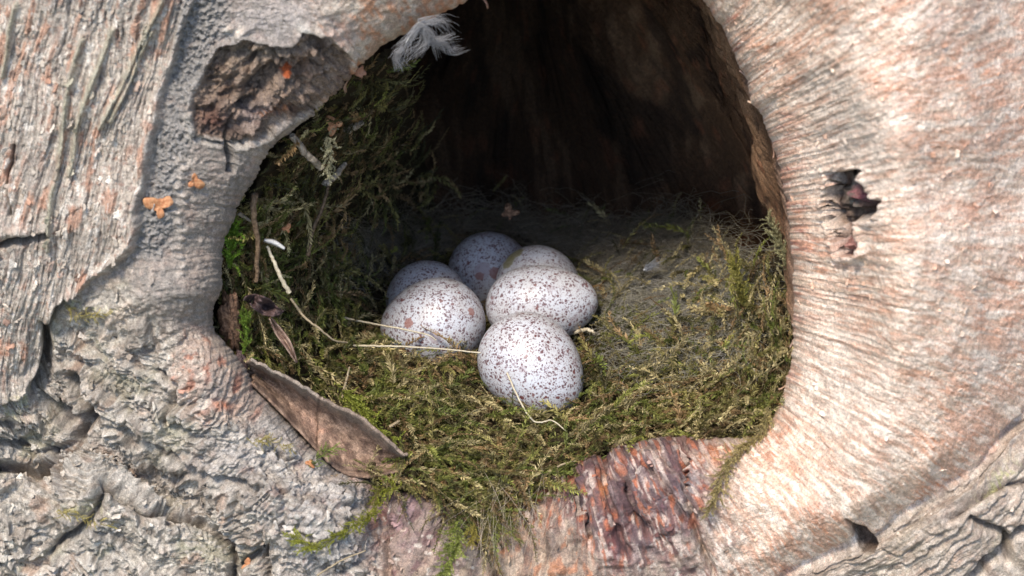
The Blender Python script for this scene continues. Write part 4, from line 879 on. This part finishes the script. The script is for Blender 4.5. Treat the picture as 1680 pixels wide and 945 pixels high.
# dark crumpled leaf
a1 = np.linspace(-1, 1, 30)[:, None]; b1 = np.linspace(-1, 1, 18)[None]
lu = 432 + 27 * a1 + 6 * b1; lv = 501 + 6 * a1 + 17 * b1 * np.sqrt(np.clip(1.02 - a1 ** 2, 0, 1)); ly = 2 + 2.2 * np.abs(b1) * -1 + 1.1 * np.sin(a1 * 5 + b1 * 3) + 0.6 * noise(a1 * 4, b1 * 4, 520)
tag(centre(sheet('dead_leaf', at(lu, lv, ly), M_DLEAF, 0.15)), 'crumpled nearly black dead leaf in the moss at far left', 'dead leaf')
lp = smooth_path([(444, 522), (458, 545), (472, 565), (487, 595)], 26); wd = np.linspace(-1, 1, 7)[None]; env = np.sin(np.linspace(0.25, 3.0, 26))[:, None] * 6
dl = sheet('dead_leaf', at(lp[:, :1] + wd * env, lp[:, 1:] - wd * env * 0.5, 1.0 - 1.5 * np.abs(wd) + 0 * env + 0.5 * np.sin(np.linspace(0, 6, 26))[:, None]), mat_simple('curled_leaf_material', (0.13, 0.075, 0.06), (0.34, 0.25, 0.19), 1.6, 0.6), 0.15)
tag(centre(dl), 'narrow curled brown dead leaf with a pale edge below the black one', 'dead leaf')
wl = smooth_path([(433, 394), (450, 398), (467, 408)], 14); wd2 = np.linspace(-1, 1, 5)[None]; env2 = np.sin(np.linspace(0.4, 2.8, 14))[:, None] * 3.2
tag(centre(sheet('wood_sliver', at(wl[:, :1] - wd2 * env2 * 0.4, wl[:, 1:] + wd2 * env2, 3.0 + 0.6 * wd2 ** 2 + 0 * env2), M_WHITE, 0.25)), 'bright white sliver of wood on the mossy left wall', 'wood piece')
# catkin scales: small three-lobed rusty bracts
def scale_obj(u, v, size, rot, label, base=None, mat=M_RUST, name='catkin_scale', group='rusty catkin scales scattered on bark and nest', lobes=3):
    if base is None: c_, n_ = bark_at(u, v, 0.25)
    else: c_ = at(u, v, base); n_ = -FWD + np.array([0, 0, 0.4])
    n_ = n_ / np.linalg.norm(n_); x_ = np.cross([0, 0, 1.0], n_); x_ /= np.linalg.norm(x_); y_ = np.cross(n_, x_); m = 48
    th = np.linspace(0, 2 * np.pi, m, endpoint=False); rr_ = 0.6 + 0.27 * np.cos(lobes * (th - R(rot))) + 0.22 * np.cos(th - R(rot) + u) + 0.16 * noise(th * 2.2, th * 0 + u * 0.37, 530)
    rr_ = np.maximum(rr_, 0.25) * size * (0.85 + 0.3 * np.abs(np.sin(th * 0.5 + u))); rings = []
    for q in (0.0, 0.5, 1.0): rings.append(c_ + (np.cos(th) * rr_ * q)[:, None] * x_ + (np.sin(th) * rr_ * q)[:, None] * y_ + n_ * (0.25 * q * q * np.abs(np.sin(th * 1.5 + u)) * size)[:, None])
    W = np.stack(rings + [rings[-1] - n_ * 0.18, rings[0] - n_ * 0.18]); k = len(W); i = np.arange(k * m).reshape(k, m); j = np.roll(i, -1, 1)
    o = mesh_np(name, W.reshape(-1, 3), np.stack([i[:-1], i[1:], j[1:], j[:-1]], -1).reshape(-1, 4), mat); return tag(centre(o), label, 'catkin scale', group)
scale_obj(262, 338, 2.1, 30, 'large orange three-pointed scale stuck on the bark at left')
scale_obj(316, 297, 1.3, 80, 'smaller orange scale just up and right of the large one on the left bark')
scale_obj(550, 206, 1.5, 10, 'rusty scale in the moss right below the knot wound', base=5)
scale_obj(471, 376, 0.8, 60, 'small rust dot of a scale in the middle of the left moss wall', base=8)
scale_obj(404, 929, 1.2, 90, 'bright orange scale in a dark crevice at the bottom left')
scale_obj(836, 352, 1.6, 100, 'dim reddish scale in the shaded hair behind the rear egg', base=52, mat=M_CHUNK, lobes=4)
scale_obj(505, 762, 0.8, 0, 'small red scale at the lip just left of the curled bark fragment')

# ---- white down feathers
b = NB('down_material'); b.out((0.38, 0.38, 0.39), 0.8, 0.1); tr = b.new('ShaderNodeBsdfTranslucent'); tr.inputs[0].default_value = (0.72, 0.73, 0.76, 1); ms = b.new('ShaderNodeMixShader'); ms.inputs[0].default_value = 0.35
b.t.links.new(b.b.outputs[0], ms.inputs[1]); b.t.links.new(tr.outputs[0], ms.inputs[2]); b.t.links.new(ms.outputs[0], b.n['Material Output'].inputs[0]); M_DOWN = b.m
def make_feather(tufts, quill, label):
    root = empty('feather', at(*quill[0])); tag(root, label, 'feather'); paths, rads = [], []
    for t_ in tufts:
        base = smooth_path([at(*p_) for p_ in t_['p']], 12)
        for k in range(t_['n']):
            amp = t_['s'] / K; e = np.linspace(0.15, 1, 12)[:, None] * np.linspace(0, 1, 12)[:, None] ** 0.6; d_ = rng.normal(0, 1, 3); cl = rng.normal(0, 1, 3); tl = rng.uniform(0.55, 1)
            q = base[0] + (base - base[0]) * tl + rng.normal(0, amp * 0.22, 3) + e * d_ * amp * 0.55 + np.sin(np.linspace(0, 5, 12))[:, None] * cl * amp * 0.22
            paths.append(q); rads.append(np.linspace(1, 0.3, 12) * rng.uniform(0.02, 0.045))
    adopt(tubes('vane', paths, rads, M_DOWN), root); adopt(tubes('quill', [smooth_path([at(*p_) for p_ in quill], 12)], [np.linspace(0.22, 0.1, 12)], M_WHITE), root); return root
make_feather([dict(p=[(690, 40, -8), (665, 70, -7), (650, 100, -6)], s=14, n=60, r=1), dict(p=[(695, 45, -8), (700, 70, -7), (668, 95, -6)], s=14, n=55, r=1), dict(p=[(690, 42, -8), (712, 60, -7), (722, 90, -5)], s=11, n=45, r=1),
              dict(p=[(690, 38, -8), (725, 32, -7), (742, 48, -6)], s=12, n=45, r=1), dict(p=[(700, 62, -7), (725, 66, -6), (748, 60, -5)], s=8, n=40, r=1), dict(p=[(700, 68, -7), (735, 72, -5), (745, 88, -4), (765, 82, -3)], s=9, n=40, r=1),
              dict(p=[(660, 80, -7), (648, 95, -6), (655, 115, -5)], s=9, n=70, r=1)],
             [(688, 36, -7.5), (677, 52, -7.5), (666, 70, -7.5)], 'white fluffy down feather snagged on the upper left rim of the hollow')
make_feather([dict(p=[(1060, 440, 38), (1072, 434, 37.5), (1084, 430, 37.5)], s=9, n=90, r=1)], [(1056, 443, 38), (1078, 433, 37.6)], 'small white tuft of down on grey hair, right of the eggs')

# ---- loose moss strands
SHV = [sprig_variant(700 + i, 46, 5.0, 0.75, 0.4) for i in range(4)]
def moss_strand(pts, label, n=30, col_=(0.20, 0.20, 0.05), size=0.4, where='at', spread=0.35, group='loose moss strands over the bark and nest edge', fuzz=1.0):
    W = [at(*p_) if len(p_) == 3 else bark_at(p_[0], p_[1], 1.3)[0] for p_ in pts]; path = smooth_path(W, n); tg = np.gradient(path, axis=0); tg /= np.linalg.norm(tg, axis=-1, keepdims=True)
    rep_ = np.repeat(np.arange(n), 3); pp = path[rep_] + rng.normal(0, 0.18, (len(rep_), 3)); nn_ = -FWD + rng.normal(0, 0.7, (len(rep_), 3)); nn_ /= np.linalg.norm(nn_, axis=-1, keepdims=True)
    dd_ = tg[rep_] + rng.normal(0, spread, (len(rep_), 3)); cc = np.array(col_)[None] * rng.uniform(0.7, 1.35, (len(rep_), 1)) * np.array([1, 1, 1])[None]
    o = bake('moss_strand', pp, nn_, dd_, np.full(len(rep_), size * fuzz) * rng.uniform(0.7, 1.2, len(rep_)), cc, M_MOSS, SHV); return tag(centre(o), label, 'moss strand', group)
moss_strand([(1262, 668, -4), (1246, 715, -6), (1212, 750), (1185, 787), (1167, 828)], 'tan moss strand hanging from the nest over the right lower lip', 44, (0.33, 0.27, 0.12), 0.42, spread=0.3)
moss_strand([(645, 800, -9), (612, 815), (590, 845), (558, 868), (520, 880), (492, 868)], 'yellow-green moss strand trailing left across the grey bark', 50, (0.26, 0.27, 0.04), 0.36)
moss_strand([(752, 855, -12), (748, 890, -16), (738, 915, -20), (722, 948, -24)], 'dangling green moss strand at the bottom, nearest to the viewer', 24, (0.22, 0.25, 0.06), 0.5)
moss_strand([(778, 860, -12), (775, 885, -13)], 'short wisp of yellow moss hanging from the bottom of the nest', 12, (0.30, 0.25, 0.06), 0.34)
moss_strand([(1222, 505, 16), (1212, 470, 16), (1201, 432, 17)], 'upright olive moss shoot at the right side of the nest', 20, (0.22, 0.20, 0.05), 0.45)
moss_strand([(1300, 440, 6), (1284, 408, 6.5), (1266, 366, 8)], 'pale moss shoot leaning off the right wall rim', 22, (0.26, 0.24, 0.13), 0.42)
moss_strand([(515, 762, -7), (528, 745, -7.5), (545, 738, -7)], 'small bright green sprig on the lip under the curled bark fragment', 12, (0.20, 0.25, 0.06), 0.28)
moss_strand([(400, 590, -1.5), (404, 545, -0.5), (400, 520, 0)], 'green moss shoot between the rotten wood and the dark leaf', 16, (0.14, 0.22, 0.03), 0.36)
moss_strand([(375, 440, 0.5), (382, 400, 0.5), (385, 370, 1)], 'vivid green moss tuft against the left lip', 18, (0.17, 0.28, 0.03), 0.5)
moss_strand([(538, 222, 1), (541, 250, 2), (538, 284, 3)], 'pale hanging moss shoot right of the tan curved twig', 14, (0.36, 0.34, 0.22), 0.36)
moss_strand([(560, 640, 3), (580, 655, 2.5), (600, 680, 1), (640, 720, -1)], 'bright yellow-green moss strand along the back edge of the bark fragment', 24, (0.27, 0.30, 0.05), 0.5)
for (pts_, lb) in [([(402, 722), (425, 732), (462, 742)], 'dry ochre moss wisp on grey bark left of the fragment'), ([(108, 832), (140, 834), (180, 846)], 'dry ochre moss wisp low on the far left bark'),
                   ([(105, 498), (140, 505), (182, 505)], 'thin straw-coloured wisp along the edge of the big left bark plate')]:
    moss_strand(pts_, lb, 10, (0.38, 0.32, 0.12), 0.28)
# stray hairs and silk over the bottom bark
sp_ = []
for k in range(55):
    u0 = rng.uniform(780, 960); v0 = rng.uniform(760, 850); an = rng.normal(1.75, 0.35); l = rng.uniform(60, 190); ts = np.linspace(0, 1, 12); cu_ = rng.normal(0, 30)
    uu_ = u0 + np.cos(an) * l * ts + cu_ * ts * (1 - ts); vv_ = v0 + np.sin(an) * l * ts; yb = np.interp(vv_, [740, 800, 840, 900, 960], [0, -6, -9.5, -11.5, -12.5]) - 1.2 - 1.5 * np.sin(ts * 3.1)
    sp_.append(at(uu_, vv_, yb))
lh = tubes('stray_hair', sp_, [rng.uniform(0.012, 0.022) for _ in sp_], M_HAIR, [np.array([0.42, 0.35, 0.27]) * random.uniform(0.5, 1.2) for _ in sp_]); adopt(lh, nest); tag(lh, kind='stuff')

# ---- peeling bark curls: parts of the tree
b = NB('peeling_bark_material'); v = b.coord('Object', (1000,) * 3); nn1 = b.noise(v, 2.0, 3, 0.6)
M_PEEL = b.out(b.mix(1.0, b.attr(), b.remap(nn1[0], 0.3, 0.7, 0.7, 1.2), 'MULTIPLY'), 0.6, 0.35)
def flake_grid(u, v, du, dv, l, wdt, curl, seed):
    c_, n_ = bark_at(u, v, 0.05); c2, _ = bark_at(u + du * 14, v + dv * 14, 0.05); x_ = c2 - c_; x_ /= np.linalg.norm(x_) + 1e-9; x_ = x_ - n_ * (x_ @ n_); x_ /= np.linalg.norm(x_) + 1e-9; y_ = np.cross(n_, x_)
    a = np.linspace(0, 1, 8)[:, None]; b_ = np.linspace(-1, 1, 5)[None]; th = curl * a; rr_ = l / max(abs(curl), 0.2)
    X = rr_ * np.sin(th); Z = rr_ * (1 - np.cos(th)); wv_ = wdt * (1 - 0.55 * a ** 2) * (1 + 0.35 * noise(a * 3, b_ * 2, 560 + seed % 7)); X = X + 0.25 * wdt * noise(b_ * 2, a * 0 + seed * 0.37, 570) * a
    return c_ + X[..., None] * x_ + (b_ * wv_ / 2)[..., None] * y_ + Z[..., None] * n_ + (0.15 * wdt * b_ ** 2)[..., None] * n_ * a[..., None]
PAL = [(0.80, 0.76, 0.70), (0.62, 0.50, 0.40), (0.50, 0.26, 0.16), (0.70, 0.62, 0.52), (0.36, 0.12, 0.09), (0.46, 0.42, 0.37)]
def peel(spots, name, kind=None, pal=PAL):
    Vs, Fs, Cs, off = [], [], [], 0
    for i, (u, v, du, dv, l, wdt, curl) in enumerate(spots):
        W = flake_grid(u, v, du, dv, l, wdt, curl, i); a, b_ = W.shape[:2]; n = grid_n(W); k = a * b_; V_ = np.concatenate([(W + n * 0.04).reshape(-1, 3), (W - n * 0.04).reshape(-1, 3)]); ix = np.arange(k).reshape(a, b_)
        f = np.stack([ix[:-1, :-1], ix[1:, :-1], ix[1:, 1:], ix[:-1, 1:]], -1).reshape(-1, 4); F_ = [f, f[:, ::-1] + k]
        for e in (ix[0], ix[-1][::-1], ix[:, 0][::-1], ix[:, -1]): F_.append(np.stack([e[:-1], e[1:], e[1:] + k, e[:-1] + k], -1))
        Vs.append(V_); Fs.append(np.concatenate(F_) + off); off += 2 * k; kk_ = ((Uf - u) ** 2 + (Vf - v) ** 2).argmin(); lc = col[:NRL + NRO].reshape(-1, 3)[kk_]; pc = np.array([(0.26, 0.13, 0.08), (0.34, 0.20, 0.12), (0.20, 0.08, 0.05)][i % 3 if len(spots) > 1 else rng.integers(0, 3)]) if kind is None else lc; Cs.append(np.repeat(((0.9 if kind else 0.3) * lc + (0.1 if kind else 0.7) * pc)[None] * rng.uniform(0.9, 1.2), 2 * k, 0))
    o = mesh_np(name, np.concatenate(Vs), np.concatenate(Fs), M_PEEL, None, np.clip(np.concatenate(Cs), 0, .88)); adopt(o, tree)
    if kind: tag(o, kind=kind)
    return o
# big curls one can point at, along the right rim and at the top
for sp in [(1222, 128, -1, 0.2, 1.3, 1.0, 0.8), (1244, 182, -1, 0.2, 2.0, 1.3, 0.9), (1268, 240, -1, 0.5, 1.6, 1.0, 0.8), (1290, 330, -1, 0.4, 1.2, 1.0, 0.7),
           (1296, 560, -1, 0.3, 1.0, 1.2, 0.7), (1288, 632, -1, 0.5, 1.1, 0.9, 1.0), (795, 12, 1, 0.4, 2.4, 2.6, 2.2), (760, 14, 0.5, 1, 2.0, 2.0, 1.8), (586, 112, 0.8, 0.6, 1.6, 1.6, 1.4), (575, 140, 0.8, 0.8, 1.5, 1.8, 1.3)]:
    peel([sp], 'bark_flake')
sp2 = []
while len(sp2) < 260:
    u = rng.uniform(560, 1690); v = rng.uniform(-10, 960); r_ = math.hypot(u - CX, v - CY); 
    if r_ < np.interp(math.atan2(v - CY, u - CX), TH, r0) + 4: continue
    if u < 1130 and v < 700: continue
    if u < 640 and v < 780: continue
    if rng.random() > (1.0 if v > 700 and u < 1250 else 0.22): continue
    sg = 1 if rng.random() < 0.5 else -1; dx, dy = -(v - CY) / r_ * sg, (u - CX) / r_ * sg
    if rng.random() < 0.5: dx, dy = (u - CX) / r_ * sg, (v - CY) / r_ * sg
    sp2.append((u, v, dx, dy, rng.uniform(0.2, 0.55), rng.uniform(0.3, 1.3), rng.uniform(0.2, 0.8)))
peel(sp2, 'peeling_bark', 'stuff')
sp3 = []
while len(sp3) < 500:
    u = rng.uniform(-10, 620); v = rng.uniform(-10, 960); r_ = math.hypot(u - CX, v - CY)
    if r_ < np.interp(math.atan2(v - CY, u - CX), TH, r0) + 50 or (290 < u < 590 and v < 260): continue
    if u > 250 and v < 540: continue
    a_ = rng.uniform(0, 6.28) if v > 480 else rng.choice([0.3, 3.4]) + rng.normal(0, .2); sp3.append((u, v, math.cos(a_), math.sin(a_), rng.uniform(0.25, 0.7), rng.uniform(0.4, 1.8), rng.uniform(0.3, 1.3)))
peel(sp3, 'peeling_bark', 'stuff', [(0.62, 0.58, 0.50), (0.48, 0.44, 0.37), (0.34, 0.30, 0.25), (0.42, 0.28, 0.2)])
